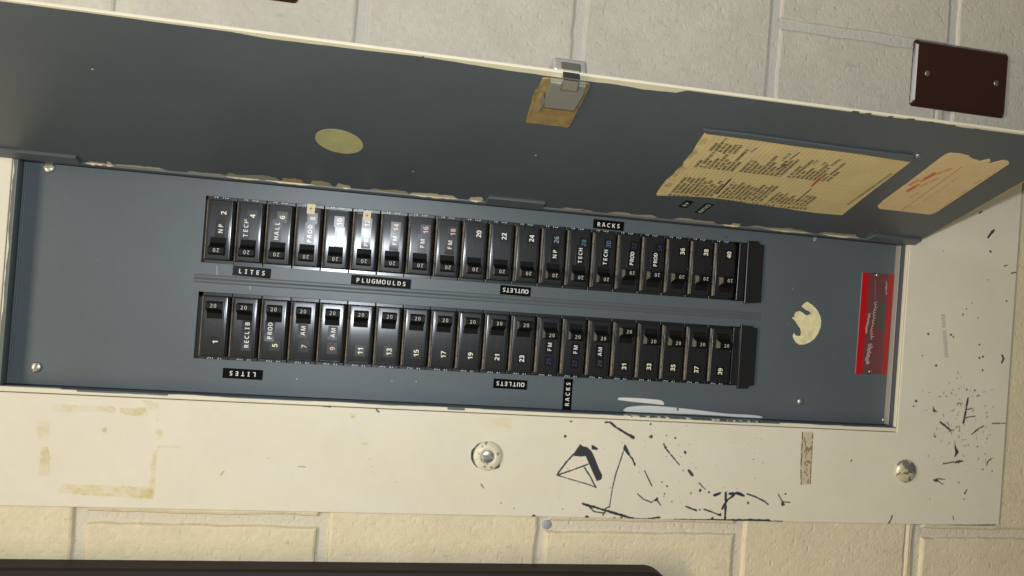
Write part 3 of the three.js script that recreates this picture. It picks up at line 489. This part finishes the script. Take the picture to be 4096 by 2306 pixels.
// number: [zoom, x, y, colour, tape text, tape x, tape y, tape length in zoom pixels]
const DATA = {
  2: [z1, 410, 335, CREAM, 'NP', 365, 560, 260], 4: [z1, 830, 380, CREAM, 'TECH', 730, 560, 300], 6: [z1, 1260, 400, CREAM, 'HALL', 1180, 595, 310], 8: [z1, 1700, 415, PINK, 'PROD', 1655, 640, 310], 10: [z1, 2090, 465, PINK, 'PROD', 2090, 690, 290],
  12: [z2, 390, 340, PINK, 'PROD', 375, 560, 300], 14: [z2, 810, 400, PINK, 'FM', 790, 600, 280], 16: [z2, 1240, 440, PINK, 'FM', 1190, 640, 270], 18: [z2, 1635, 470, PINK, 'FM', 1590, 660, 260], 20: [z2, 2010, 495, WHITE],
  22: [z3, 420, 385, WHITE], 24: [z3, 820, 415, WHITE], 26: [z3, 1180, 435, '#8d95a2', 'NP', 1155, 640, 250], 28: [z3, 1575, 480, BLUE, 'TECH', 1525, 665, 280], 30: [z3, 1935, 500, BLUE, 'TECH', 1890, 690, 280],
  32: [z4, 275, 310, DIM, 'PROD', 245, 490, 250], 34: [z4, 645, 340, DIM, 'PROD', 585, 510, 250], 36: [z4, 980, 385, CREAM], 38: [z4, 1320, 400, CREAM], 40: [z4, 1655, 435, CREAM],
  1: [y1, 285, 828, CREAM], 3: [null, 0, 0, '', 'RECLIB', 0, 0, 0], 5: [y1, 1150, 880, CREAM, 'PROD', 1080, 670, 290], 7: [y1, 1575, 895, PINK, 'AM', 1560, 670, 190], 9: [y1, 1985, 925, PINK, 'AM', 1995, 700, 190],
  11: [y2, 290, 885, CREAM], 13: [y2, 705, 900, CREAM], 15: [y2, 1100, 920, CREAM], 17: [y2, 1495, 940, CREAM], 19: [y2, 1885, 960, CREAM],
  21: [y3, 318, 830, CREAM], 23: [y3, 675, 855, WHITE], 25: [y3, 1065, 895, DIM, 'FM', 1080, 690, 200], 27: [y3, 1440, 925, DIM, 'FM', 1455, 730, 200], 29: [y3, 1805, 925, '#4a4048', 'AM', 1810, 755, 190],
  31: [y4, 130, 820, CREAM], 33: [y4, 490, 825, CREAM], 35: [y4, 840, 840, CREAM], 37: [y4, 1180, 870, CREAM], 39: [y4, 1525, 895, CREAM],
};
DATA[3] = [y1, 745, 730, null, 'RECLIB', 745, 730, 430];
const NUM = (n) => { const a = 'zero one two three four five six seven eight nine ten eleven twelve thirteen fourteen fifteen sixteen seventeen eighteen nineteen'.split(' '), b = ['', '', 'twenty', 'thirty', 'forty']; return n < 20 ? a[n] : b[Math.floor(n / 10)] + (n % 10 ? '-' + a[n % 10] : ''); };
const OFF = new Set([25, 27, 29, 33, 35, 37, 39, 32, 34, 36, 38, 40]);
const protos = {};
// grainy tan layer on the faces that point up in the room
const tanLayerTex = (() => { const c = canvas(256, 256); fillPixels(c, (x, y) => { const k = 0.55 + 0.35 * fbm(x / 10, y / 10, 3) + 0.35 * (fbm(x / 3, y / 3, 2, nz2) - 0.3); return [142 * k, 132 * k, 115 * k]; }); const t = tex(c); t.repeat.set(1 / 0.03, 1 / 0.03); return t; })();
M.tan_layer = new THREE.MeshStandardMaterial({ map: tanLayerTex, roughness: 0.95 });
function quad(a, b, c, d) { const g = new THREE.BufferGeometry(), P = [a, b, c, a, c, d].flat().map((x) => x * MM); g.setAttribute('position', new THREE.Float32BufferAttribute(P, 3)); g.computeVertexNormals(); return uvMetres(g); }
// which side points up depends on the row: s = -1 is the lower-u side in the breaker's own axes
const ledgeTan = (s) => { const o = 0.06, q = [[s * 11.75, -26.5, -3.5 + o], [s * 11.75, 26.5, -3.5 + o], [s * 10.6, 26.2, -1.7 + o], [s * 10.6, -26.2, -1.7 + o]].map(([x, y, z]) => [x + s * o, y, z]); return s < 0 ? quad(q[0], q[3], q[2], q[1]) : quad(q[0], q[1], q[2], q[3]); };
const handleTan = (s, off) => { const f = (a, b) => [s * 6.72, off ? 6.8 + a : 22.3 - a, b], q = [f(0.5, 0.5), f(0.9, 9.8), f(1.8, 10.4), f(5.8, 10.7), f(6.6, 10.2), f(8.2, 4.2), f(9.6, 1.6)], P = []; for (let i = 1; i + 1 < q.length; i++) P.push(...q[0], ...q[i], ...q[i + 1]); const g = new THREE.BufferGeometry(); g.setAttribute('position', new THREE.Float32BufferAttribute(P.map((x) => x * MM), 3)); g.computeVertexNormals(); return uvMetres(g); };
const TAN_LAYER = {}; for (const s of [-1, 1]) { TAN_LAYER[s] = ledgeTan(s); TAN_LAYER[`${s}on`] = handleTan(s, false); TAN_LAYER[`${s}off`] = handleTan(s, true); }
function makeBreaker(state) {
  const o = new THREE.Group(); o.name = 'circuit_breaker';
  const b = part('body', bodyGeo, M.plastic, o);
  part('terminal_mark', shift(plate(cuCell, 0.12), 1.2, -30.1, SILL - FACE), M.ink, b);
  const h = part('toggle', handle[state], M.toggle, o);
  part('rating_mark', shift(plate(rateCell, 0.12), -0.2, state === 'on' ? 18.6 : 10.6, 11.1), M.inkToggle, h);
  return o;
}
for (let n = 1; n <= 40; n++) {
  const top = n % 2 === 0, k = Math.floor((n - 1) / 2), row = top ? 'top' : 'bottom', off = OFF.has(n), state = off ? 'off' : 'on';
  const u = U0[row] + PITCH * (k + 0.5), v = (rowV[row][0] + rowV[row][1]) / 2 + u * TILT;
  protos[state] ??= makeBreaker(state);
  const o = protos[state].clone(); o.name = numbered('circuit_breaker'); o.position.copy(W3(u, v, FACE)); const turn = (top ? Math.PI : 0) + TILT; o.rotation.z = TURN + turn;
  o.rotateX(rr(-0.008, 0.008)); o.rotateY(rr(-0.006, 0.006));
  const [zf, x, y, col, tape, tx, ty, tl] = DATA[n];
  const local = (px, w) => { const [a, b] = at(...px, w), da = a - u, db = b - v, c = Math.cos(-turn), s = Math.sin(-turn); return [da * c - db * s, da * s + db * c]; };
  const up = Math.PI / 2 - turn;   // lettering runs to picture up
  if (tape) {
    const [a, b] = local(zf(tx, ty), FACE + 0.4), sc = 760 / CAM.f;   // mm per pixel there
    const g = plate(tapeCell(tape, Math.max(12, tl * 0.27586 * sc * 1.02)), 0.25, up + rr(-0.025, 0.025), rr(0, 0.35));
    part('label_tape', shift(g, a, b, 0.04), M.ink, o);
  }
  if (col) { const [a, b] = local(zf(x, y), FACE + 0.3); part('number_sticker', shift(plate(numCell(String(n), col), 0.18, up + rr(-0.04, 0.04)), a, b, tape ? 0.31 : 0.05), M.ink, o); }
  if (n === 8 || n === 12) { const [a, b] = local(n === 8 ? z1(1680, 278) : z2(390, 232), FACE + 0.4); part('plus_sticker', shift(plate(plusCell, 0.2, -turn), a, b, 0.52), M.paperInk, o); }
  const ds = top ? 1 : -1; part('tan_layer', TAN_LAYER[ds], M.tan_layer, o); part('tan_layer', TAN_LAYER[`${ds}${state}`], M.tan_layer, o);
  o.userData = { label: n === 3 ? 'black circuit breaker with RECLIB label tape over its number' : `black circuit breaker numbered ${NUM(n)}${tape ? ` with ${tape} label tape` : ''}${off ? ', switched off' : ''}`, category: 'breaker', group: top ? 'even numbered circuit breakers' : 'odd numbered circuit breakers' };
  scene.add(o);
}
// tapes stuck on the dead front
for (const [text, [x, y], len, ang, word] of [
  ['LITES', z1(822, 1192), 33, 0, 'black LITES label tape beside breakers 2 to 6'], ['PLUGMOULDS', z2(595, 1190), 55, 0, 'black PLUGMOULDS label tape'], ['OUTLETS', z3(585, 1176), 30, Math.PI, 'black OUTLETS label tape between the rows'], ['RACKS', z3(1937, 222), 31.5, 0, 'black RACKS label tape above breaker 30'],
  ['LITES', y1(690, 1295), 34.5, Math.PI, 'black LITES label tape under breakers 3 and 5'], ['OUTLETS', y3(510, 1225), 33, Math.PI, 'black OUTLETS label tape under breaker 21'], ['RACKS', [2270, 1578], 30, Math.PI / 2, 'black RACKS label tape set crosswise']]) {
  const [a, b] = at(x, y, ZD); const tg = plate(tapeCell(text, len, 9), 0.3, ang + TILT + (ang ? 0 : -0.012) + (text === 'OUTLETS' || text === 'LITES' ? -0.012 : 0), 0.25), lift = text === 'PLUGMOULDS' ? 0.09 : 0;   // that tape is tipped so the flash glare misses it
  if (lift) tg.rotateX(lift);
  const m = part('label_tape', shift(tg, a, b, ZD + 0.03 + lift * 4.6), M.inkFlat, panel); m.userData.label = word;
}
// red maker's plate
{
  const pts = [[3451, 1090], [3579, 1099], [3548, 1499], [3422, 1497]].map(([x, y]) => at(x, y, ZD + 0.6));
  const us = pts.map((p) => p[0]), vs = pts.map((p) => p[1]), s = sheet(220, 640, Math.min(...us), Math.max(...us), Math.min(...vs), Math.max(...vs));
  const g = fillPixels(s.c, (x, y) => { const n = fbm(x / 30, y / 60, 3); return [92 + 26 * n, 56 + 14 * (1 - n), 56 + 14 * (1 - n)]; });
  const Q = (a, b) => { const l = [pts[0][0] + (pts[3][0] - pts[0][0]) * b, pts[0][1] + (pts[3][1] - pts[0][1]) * b], r = [pts[1][0] + (pts[2][0] - pts[1][0]) * b, pts[1][1] + (pts[2][1] - pts[1][1]) * b]; return [l[0] + (r[0] - l[0]) * a, l[1] + (r[1] - l[1]) * a]; };
  s.poly(g, [Q(.02, 0), Q(.22, 0), Q(.22, 1), Q(.02, 1)], '#b4141b'); s.poly(g, [Q(.84, .0), Q(.985, .0), Q(.985, 1), Q(.84, 1)], '#a62420'); s.poly(g, [Q(.56, .29), Q(.79, .3), Q(.79, .57), Q(.58, .55)], '#4b4f42');
  s.line(g, [Q(0.005, 0), Q(0.005, 1)], .5, '#b98f94');
  const glyphs = (a, b0, b1, n, h, col) => { for (let i = 0; i < n; i++) { const b = b0 + (b1 - b0) * (i + rr(-.2, .2)) / n; for (let k = 0; k < 3; k++) { const c = Q(a + rr(-h, h), b + rr(-.008, .008)), d = Q(a + rr(-h, h), b + rr(-.012, .012)); s.line(g, [c, d], .55, col); } } };
  const script = (a, b0, b1, h, col) => { const l = []; for (let i = 0; i <= 70; i++) { const t = i / 70; l.push(Q(a - .08 * t + h * Math.sin(i * 1.3) * (.5 + .5 * nz(i / 3, a * 40)) + (nz2(i / 5, 3) - .5) * h, b0 + (b1 - b0) * t + .006 * Math.cos(i * 1.3))); } s.line(g, l, .55, col); };
  script(.5, .28, .66, .05, '#c4b4b2'); script(.32, .4, .6, .04, '#bfa49e'); script(.42, .7, .9, .07, '#b8a8a4'); s.line(g, [Q(.42, .06), Q(.46, .3)], .5, '#8a7472'); glyphs(.78, .08, .22, 6, .03, '#c8b09a');
  const pl = part('maker_plate', uvBy(slab(pts.slice().reverse(), ZD + 0.03, ZD + 0.6, 0.1), s), new THREE.MeshPhysicalMaterial({ map: tex(s.c), roughness: 0.35 }), panel); pl.userData.label = 'red metal plate with small white print';
  for (const [x, y] of [[3510, 1101], [3481, 1487]]) { const [a, b] = at(x, y, ZD + 0.6); screw(pl, 'rivet', a, b, ZD + 1.1, 1.9, 1.1, 0, M.chrome, 0); }
}

// ------------------------------------------------------------------ the open door
const toDoor = (geo) => {   // (u, t, n) to (u, v, w) of the panel
  geo.applyMatrix4(new THREE.Matrix4().makeBasis(new THREE.Vector3(1, 0, 0), new THREE.Vector3(0, DC, DS), new THREE.Vector3(0, -DS, DC)).setPosition(0, DOOR.vh * MM, DOOR.zh * MM)); return geo;
};
{
  const s = sheet(2048, 512, DOOR.u0 - 1, DOOR.u1 + 1, -1, DOOR.dw + 1);
  const g = fillPixels(s.c, (x, y) => { const a = fbm(x / 130, y / 130, 4), b = fbm(x / 7, y / 7, 2, nz2), k = 0.95 + 0.07 * a + 0.04 * (b - 0.5); return [79 * k, 85 * k, 88 * k]; });
  // cream paint run over the free edge
  const keys = [[-165, 2.2], [-20, 2.4], [40, 2.6], [62, 5.0], [130, 4.0], [160, 3.2], [215, 5.8], [280, 6.8], [320, 7.4], [345, 6.6], [352, 1.4], [420, 1.6], [520, 2.2], [540, 1.2], [560, 1.0], [580, 3.2], [620, 2.6], [660, 2.0], [705, 1.2]];
  const wid = (u) => { for (let i = 0; i + 1 < keys.length; i++) if (u <= keys[i + 1][0]) { const t = (u - keys[i][0]) / (keys[i + 1][0] - keys[i][0]); return keys[i][1] + (keys[i + 1][1] - keys[i][1]) * t; } return 1; };
  for (let u = DOOR.u0 - 1; u < DOOR.u1 + 1; u += 0.4) { const e = DOOR.dw + 0.4 - 0.85 * wid(u) * (0.75 + 0.5 * fbm(u / 30, 3, 4)); s.poly(g, [[u, e], [u + 1.4, e], [u + 1.4, DOOR.dw + 1], [u, DOOR.dw + 1]], '#d9cfae'); }
  for (const [x, y, r] of [[1125, 133, 2.5], [2190, 272, 2.2], [2215, 275, 2], [2650, 335, 1.2], [3175, 405, 3], [3330, 425, 1.5], [3420, 450, 2.4], [3470, 458, 2], [3560, 470, 1.6], [3640, 480, 2.6], [3720, 492, 2], [3800, 505, 3], [3900, 520, 2], [2330, 292, .8], [2480, 312, .8], [1690, 232, .5], [900, 108, .6], [2860, 362, .9], [3010, 384, 1.2]]) { const [a, b] = onDoor(x, y); s.poly(g, [[a - r * 1.6, b - 1.2], [a + r * 1.6, b - .8], [a + r * 1.2, b + 2.2], [a - r, b + 1.8]], '#4d4f4c'); }
  // mustard line along the lower end
  for (let t = 0; t < DOOR.dw; t += 0.5) { const e = 1.4 + 1.6 * Math.min(1, Math.max(0, (t - 40) / 90)) + .5 * (fbm(t / 6, 5, 2) - .5); s.poly(g, [[DOOR.u1 + 1 - e, t], [DOOR.u1 + 1, t], [DOOR.u1 + 1, t + 1.6], [DOOR.u1 + 1 - e, t + 1.6]], '#b99b52'); }
  // flakes at the hinge
  const fl = (x0, y0, x1, y1, h, col) => { const [a] = onDoor(x0, y0), [c] = onDoor(x1, y1), q = [[a, -1]], n = Math.ceil((c - a) / .8); for (let i = 0; i <= n; i++) { const u = a + (c - a) * i / n, e = Math.min(1, 3 * Math.sin(Math.PI * (i + .2) / (n + .4))); q.push([u, 1.2 + e * h * (0.6 + 4.2 * fbm(u / 14, h * 9, 3)) * (0.8 + .4 * fbm(u / 2.5, 3, 2))]); } q.push([c, -1]); s.poly(g, q, col); };
  for (const a of [[335, 625, 420, 640, 1.4, '#b9b294'], [415, 632, 440, 645, 2.2, '#c7b68e'], [440, 640, 655, 662, 1.0, '#bdb594'], [740, 670, 900, 690, .8, '#aca584'], [890, 678, 1120, 705, 2.6, '#8d8b7c'], [1120, 697, 1215, 712, 3.2, '#a38d5e'], [1240, 706, 1330, 722, 2.6, '#a0956f'], [1345, 722, 1405, 733, 2, '#b7ae8e'], [1475, 742, 1640, 762, 1.4, '#a89d7a'], [1640, 755, 1830, 780, 1.8, '#cfc5a4'], [1880, 783, 1935, 795, 2, '#c9bf9d'], [2260, 822, 2340, 830, 1, '#bfa88e'], [2350, 828, 2380, 833, 1, '#bfa88e'], [2440, 840, 2640, 862, 1.2, '#bda890'], [2700, 868, 2880, 882, 1.4, '#b4a68a'], [2940, 885, 2972, 892, 2.4, '#bcb394'], [3000, 898, 3250, 920, 1.8, '#a9a58f'], [3280, 927, 3440, 942, 1.6, '#a79c86']]) fl(...a);
  // faint scratches
  const D = (l) => l.map(([x, y]) => onDoor(x, y)); g.globalAlpha = .5;
  s.line(g, D([[2650, 445], [2730, 490], [2760, 505]]), .6, '#3a3d3e'); s.line(g, D([[940, 345], [1030, 312], [1100, 290]]), .35, '#7d8080'); s.line(g, D([[1650, 687], [1800, 730]]), .35, '#8b8e8c'); s.line(g, D([[3465, 948], [3510, 920]]), .9, '#b6bba6'); s.line(g, D([[1550, 770], [1640, 745]]), .3, '#77797a');
  for (let k = 0; k < 60; k++) { const u = rr(-150, 690), t = rr(5, 205); g.globalAlpha = rr(.08, .3); s.line(g, [[u, t], [u + rr(-7, 7), t + rr(-5, 5)]], rr(.2, .4), rnd() < .6 ? '#9aa0a0' : '#484c4d'); }
  g.globalAlpha = 1; for (const [x, y] of [[1652, 687], [2143, 622], [368, 277], [2335, 838]]) { const [a, b] = onDoor(x, y); s.poly(g, [[a - .8, b - .9], [a + .8, b - .7], [a + .6, b + .9], [a - .7, b + .7]], '#c3c8c4'); }
  const inner = uvBy(slab(rect(DOOR.u0, DOOR.u1, 1.0, DOOR.dw + 0.4), -0.9, 0, 0.15), s); toDoor(inner);
  const door = part('door', inner, new THREE.MeshStandardMaterial({ map: tex(s.c), roughness: 0.42, bumpMap: fineBump, bumpScale: 0.00004 }), panel);
  door.userData.label = 'open panel door, grey inside with cream paint on its edges';
  part('outer_skin', uvMetres(toDoor(slab(rect(DOOR.u0 - 0.3, DOOR.u1 + 0.3, 1.6, DOOR.dw + 0.5), -2.0, -0.3, 0.2))), M.cream, door);
  // hinges
  for (const [x0, y0, x1, y1] of [[-40, 590, 312, 628], [1948, 785, 2180, 815], [3478, 945, 3672, 966]]) {
    const a = onDoor(x0, y0)[0], b = onDoor(x1, y1)[0];
    const h = slab([[a, 0.2], [b, 0.2], [b - 1.2, 13], [a + 1.4, 13.4]], 0.05, 2.6, 0.7); part('hinge', uvMetres(toDoor(h)), M.grey, door);
  }
  // round spot
  const disc = []; for (let i = 0; i < 48; i++) { const t = -i / 48 * 2 * Math.PI; disc.push(onDoor(1356 + 96 * Math.cos(t) + 6 * Math.sin(t), 565 + 47 * Math.sin(t) + 14 * Math.cos(t))); }
  const spot = part('round_sticker', uvMetres(toDoor(slab(disc, 0.03, 0.25))), new THREE.MeshStandardMaterial({ map: (() => { const c = canvas(256, 256); fillPixels(c, (x, y) => { const k = 0.9 + 0.14 * fbm(x / 30, y / 30, 4) + 0.05 * (fbm(x / 4, y / 4, 2, nz2) - .5); return [172 * k, 168 * k, 116 * k]; }); const t = tex(c); t.repeat.set(18, 18); return t; })(), roughness: 0.7 }), door); spot.userData.label = 'round yellowish paper sticker';
  // circuit directory card
  {
    const Z = zw(2580, 500, 0.2758), Y = zw(3180, 520, 0.3556);
    const out = [Z(870, 112), Z(905, 125), Z(1500, 205), Z(2200, 300), Y(0, 180), Y(660, 262), Y(1305, 360), Y(900, 665), Y(530, 958), Y(260, 935), Y(0, 900), Z(2100, 1215), Z(1600, 1150), Z(1300, 1100), Z(900, 1050), Z(500, 1032), Z(175, 1022), Z(168, 1000), Z(190, 960), Z(240, 890), Z(320, 790), Z(360, 765), Z(405, 725), Z(450, 670), Z(490, 630), Z(545, 595), Z(560, 545), Z(640, 450), Z(690, 395), Z(740, 300), Z(800, 210)].map((p) => onDoor(...p, .5));
    const us = out.map((p) => p[0]), ts = out.map((p) => p[1]), a0 = Math.min(...us), a1 = Math.max(...us), b0 = Math.min(...ts), b1 = Math.max(...ts), c = sheet(1536, 1024, a0, a1, b0, b1);
    const cg = fillPixels(c.c, (x, y) => { const n = fbm(x / 120, y / 120, 4), m = fbm(x / 10, y / 10, 2, nz2), k = 0.93 + .08 * n + .03 * (m - .5); return [220 * k, 196 * k, 138 * k]; });
    const rows = 44, R = (i) => a0 + (a1 - a0) * (0.055 + 0.93 * i / rows), T = (f) => b0 + (b1 - b0) * f;
    for (let i = 0; i <= rows; i++) c.line(cg, [[R(i), T(.02)], [R(i), T(.985)]], .28, 'rgba(120,92,50,.55)');
    c.line(cg, [[a0, T(.5)], [a1, T(.5)]], .3, 'rgba(120,92,50,.5)'); c.line(cg, [[R(1), T(.09)], [R(rows), T(.09)]], .25, 'rgba(120,92,50,.4)');
    const typed = (i, f0, f1, al = .75) => { for (let f = f0; f < f1; f += .0105) { if (rnd() < .08) continue; cg.globalAlpha = Math.min(1, al * rr(.9, 1.6)); const x = R(i) + rr(-.2, .2), h = 1.05; c.line(cg, [[x - h, T(f)], [x + h, T(f + rr(-.004, .004))]], .85, '#40392c'); if (rnd() < .6) c.line(cg, [[x + rr(-h, h), T(f)], [x + rr(-h, h), T(f + .009)]], .5, '#4b4436'); } cg.globalAlpha = 1; };
    for (let i = 1; i < 35; i++) { const k = i + .45, q = i < 34; typed(k, .04, .072, .7); if (q && i % 12 !== 11) typed(k, .1, .2 + .1 * rnd() + (i < 24 ? .09 : 0), .95); if (i < 33 && i % 11 !== 10) typed(k, .53, .64 + .1 * rnd() + (rnd() < .3 ? .08 : 0), .95); if (i < 7) typed(k, .78, .9, .8); if (rnd() < .2) typed(k, .76, .8 + .1 * rnd(), .5); }
    for (let k = 0; k < 40; k++) { const t = rnd(), p = Z(190 + 640 * t + rr(0, 90), 960 - 800 * t + rr(0, 40)), a = onDoor(...p); cg.globalAlpha = rr(.05, .16); cg.beginPath(); cg.ellipse(c.X(a[0]), c.Y(a[1]), rr(1, 4) * c.K, rr(1, 5) * c.K, 0, 0, 7); cg.fillStyle = '#6b5836'; cg.fill(); } cg.globalAlpha = 1;
    typed(42.6, .2, .75, .5);
    for (const [p, q, w, col] of [[Z(1040, 990), Z(1245, 775), 1.9, '#2d2f28'], [Y(190, 625), Y(290, 530), 2.0, '#b5322a'], [Y(15, 800), Y(180, 660), 1.3, '#3a3a2f'], [Z(1930, 630), Z(2050, 560), 1.5, '#3a3a2f'], [Z(2100, 490), Z(2240, 390), 1.2, '#3f3d30'], [Z(1540, 380), Z(1630, 320), 1.6, '#7f6d72'], [Z(1060, 300), Z(1190, 180), 1.2, '#6b6258']]) c.line(cg, [onDoor(...p), onDoor(...q)], w, col);
    const cc = onDoor(...Z(755, 1018)); cg.beginPath(); cg.arc(c.X(cc[0]), c.Y(cc[1]), 2.0 * c.K, 0, 7); cg.fillStyle = 'rgba(120,95,70,.6)'; cg.fill();
    const card = part('directory_card', toDoor(uvBy(slab(out.slice().reverse(), 0.45, 0.75), c)), new THREE.MeshStandardMaterial({ map: tex(c.c), roughness: 0.75 }), door); card.userData.label = 'yellowed typed circuit directory card with a torn edge';
    // holder strip along its outer side
    const h = [Z(850, 60), Z(1500, 130), Y(0, 118), Y(700, 215), Y(1340, 290), Y(1330, 345), Y(1290, 352), Y(660, 252), Y(0, 172), Z(1500, 195), Z(890, 118)].map((p) => onDoor(...p, 1.2));
    part('card_holder', toDoor(uvMetres(slab(h.slice().reverse(), 0.8, 2.2, 0.5))), M.grey, door);
    const rv = onDoor(...Y(1385, 290)), rg = screw(door, 'rivet', 0, 0, 0, 2.6, 1.3, 0, M.steel, 0); rg.geometry.translate(rv[0] * MM, rv[1] * MM, 0.3 * MM); toDoor(rg.geometry);
  }
  // rounded sticker with red print, torn at one side
  {
    const Y = zw(3480, 580, 0.22516);
    const out = [[145, 1085], [250, 985], [700, 660], [1290, 210], [1370, 165], [1450, 145], [1600, 155], [1760, 190], [1780, 215], [1850, 255], [1900, 265], [1970, 290], [2030, 275], [2140, 255], [2150, 300], [2080, 330], [2150, 330], [2380, 272], [2450, 285], [2480, 310], [2470, 345], [1850, 760], [1200, 1190], [1130, 1225], [1050, 1240], [600, 1185], [190, 1140], [150, 1115]].map(([x, y]) => onDoor(...Y(x, y), .3));
    const us = out.map((p) => p[0]), ts = out.map((p) => p[1]), c = sheet(512, 768, Math.min(...us), Math.max(...us), Math.min(...ts), Math.max(...ts));
    const cg = fillPixels(c.c, (x, y) => { const k = .95 + .06 * fbm(x / 60, y / 60, 4); return [226 * k, 196 * k, 142 * k]; });
    const ln = (x0, y0, x1, y1, w, col) => c.line(cg, [onDoor(...Y(x0, y0)), onDoor(...Y(x1, y1))], w, col);
    const words = (x0, y0, x1, y1, w, col, n) => { for (let i = 0; i < n; i++) { if (rnd() < .12) continue; const t = i / n, x = x0 + (x1 - x0) * t, y = y0 + (y1 - y0) * t; cg.globalAlpha = rr(.3, .7); ln(x - 12, y - 8, x + 14, y + 10, w * rr(.7, 1.2), col); } cg.globalAlpha = 1; };
    words(700, 710, 880, 610, 1, '#c9684a', 12); words(890, 655, 1190, 480, 2.2, '#c4523a', 16); words(1190, 510, 1470, 410, 1.4, '#c9603f', 11); words(650, 830, 880, 690, 1.8, '#c4583c', 14); words(880, 740, 1240, 580, 1.2, '#cb7a58', 14); words(720, 930, 900, 830, .9, '#cb7a58', 10);
    ln(560, 1165, 1640, 385, .7, '#c4523a'); words(960, 990, 1600, 560, .8, '#a58f5c', 26); words(1290, 1110, 1500, 960, .9, '#c9704c', 9); words(1560, 910, 1770, 770, .9, '#c9704c', 9); words(1850, 690, 2250, 480, .9, '#c9704c', 15); words(620, 1110, 780, 1080, .7, '#cb8a64', 7);
    const st = part('warning_sticker', toDoor(uvBy(slab(out.slice(), 0.05, 0.3), c)), new THREE.MeshStandardMaterial({ map: tex(c.c), roughness: 0.65 }), door); st.userData.label = 'torn peach paper sticker with faded red print';
  }
  // small tapes below the card
  for (const [t, x, y, len] of [['NP', 2744, 817, 15], ['RACKS', 2817, 834, 22]]) { const [a, b] = onDoor(x, y); part('label_tape', toDoor(shift(plate(tapeCell(t, len), 0.25, Math.PI / 2 - 0.1), a, b, 0.05)), M.ink, door); }
  // latch
  const Zl = zw(2050, 180, 0.2483), L = (pts, n) => pts.map(([x, y]) => onDoor(...Zl(x, y), n));
  const ccw = (p) => { let A = 0; for (let i = 0; i < p.length; i++) { const [a, b] = p[i], [c, d] = p[(i + 1) % p.length]; A += a * d - b * c; } return A > 0 ? p : p.slice().reverse(); };
  const tanC = canvas(256, 256); fillPixels(tanC, (x, y) => { const n = fbm(x / 22, y / 22, 4), k = .8 + .35 * n; return [150 * k, 126 * k, 78 * k]; }); const tanT = tex(tanC); tanT.repeat.set(16, 16);
  part('latch_plate', uvMetres(toDoor(slab(ccw(L([[480, 545], [560, 540], [1235, 628], [1255, 655], [1240, 700], [930, 1300], [890, 1330], [240, 1255], [215, 1235], [240, 1140], [320, 890], [310, 880], [370, 730], [400, 740]], 1)), 0.05, 1.2, 0.3))), new THREE.MeshStandardMaterial({ map: tanT, roughness: 0.6, metalness: 0.15 }), door);
  const zinc = new THREE.MeshStandardMaterial({ color: lin(0.34, 0.335, 0.28), roughness: 0.42, metalness: 0.55 });
  part('latch_case', uvMetres(toDoor(slab(ccw(L([[618, 610], [1180, 680], [1165, 790], [995, 1070], [515, 1012], [530, 850], [600, 690]], 5)), 1.0, 5, 0.7, [ccw(L([[790, 640], [1070, 680], [1020, 812], [735, 772]], 5)).reverse()]))), zinc, door);
  part('latch_bolt', uvMetres(toDoor(slab(ccw(L([[815, 540], [1090, 580], [1058, 762], [765, 728]], 8)), 3, 8.2, 1.2))), M.chrome, door);
  part('latch_spring', uvMetres(toDoor(slab(ccw(L([[505, 800], [530, 900], [500, 990], [415, 1100], [470, 960], [450, 890]], 3.5)), 1, 3.5, 0.4))), M.steel, door);
  // handle on the outer side, seen past the free edge
  { const a = onDoor(...Zl(650, 300), -9)[0], b = onDoor(...Zl(1225, 330), -9)[0]; const hg = box(a, b, DOOR.dw - 24, DOOR.dw - 1.5, -14.5, -3.0, 2.6); part('latch_handle', toDoor(uvMetres(hg)), new THREE.MeshStandardMaterial({ color: lin(0.55, 0.53, 0.48), metalness: 0.5, roughness: 0.3 }), door);
    const hg2 = box(a + 5, b - 5, DOOR.dw - 20, DOOR.dw - 0.8, -10.5, -3.1, 1.2); part('latch_handle_insert', toDoor(uvMetres(hg2)), M.steel, door); }
}

// ------------------------------------------------------------------ wall plates and the dark box
function blankPlate(label, u, v, rot) {
  const o = thing('blank_wall_plate', label, 'wall plate', [u, v, 0]); o.rotation.z += rot;
  const rings = [[57.15, 34.9, 0.05, 4], [57.15, 34.9, 0.8, 4], [57.0, 34.75, 1.0, 4], [53.9, 31.65, 4.5, 3], [53.5, 31.25, 4.67, 3], [52.9, 30.65, 4.7, 3]];
  part('cover', uvMetres(loft(rings, 5, 0.12)), M.brown, o);
  for (const x of [-41.5, 41.5]) screw(o, 'screw', x, 0, 4.7, 3.1, 1.3, 0.5, M.steel, .16);
  return o;
}
blankPlate('brown blank wall plate with two screws beside the open door', 740.6, 244.7, -0.003);
{ const [a] = at(1050, 8, 4), [b] = at(1190, 10, 4), v = at(1190, 10, 4)[1]; blankPlate('brown blank wall plate on the block wall past the door latch', b - 57.2, v + 34.9, 0.0); }
{
  const o = thing('wall_box', 'dark brown rounded box mounted on the block wall left of the panel', 'box', [150, -370, 0]);
  const g = slab(roundRect(-560, 303, -110, 100.5, 26, 10), 0.3, 26, 5); part('case', uvMetres(g), M.boxdark, o);
}

renderer.render(scene, camera);
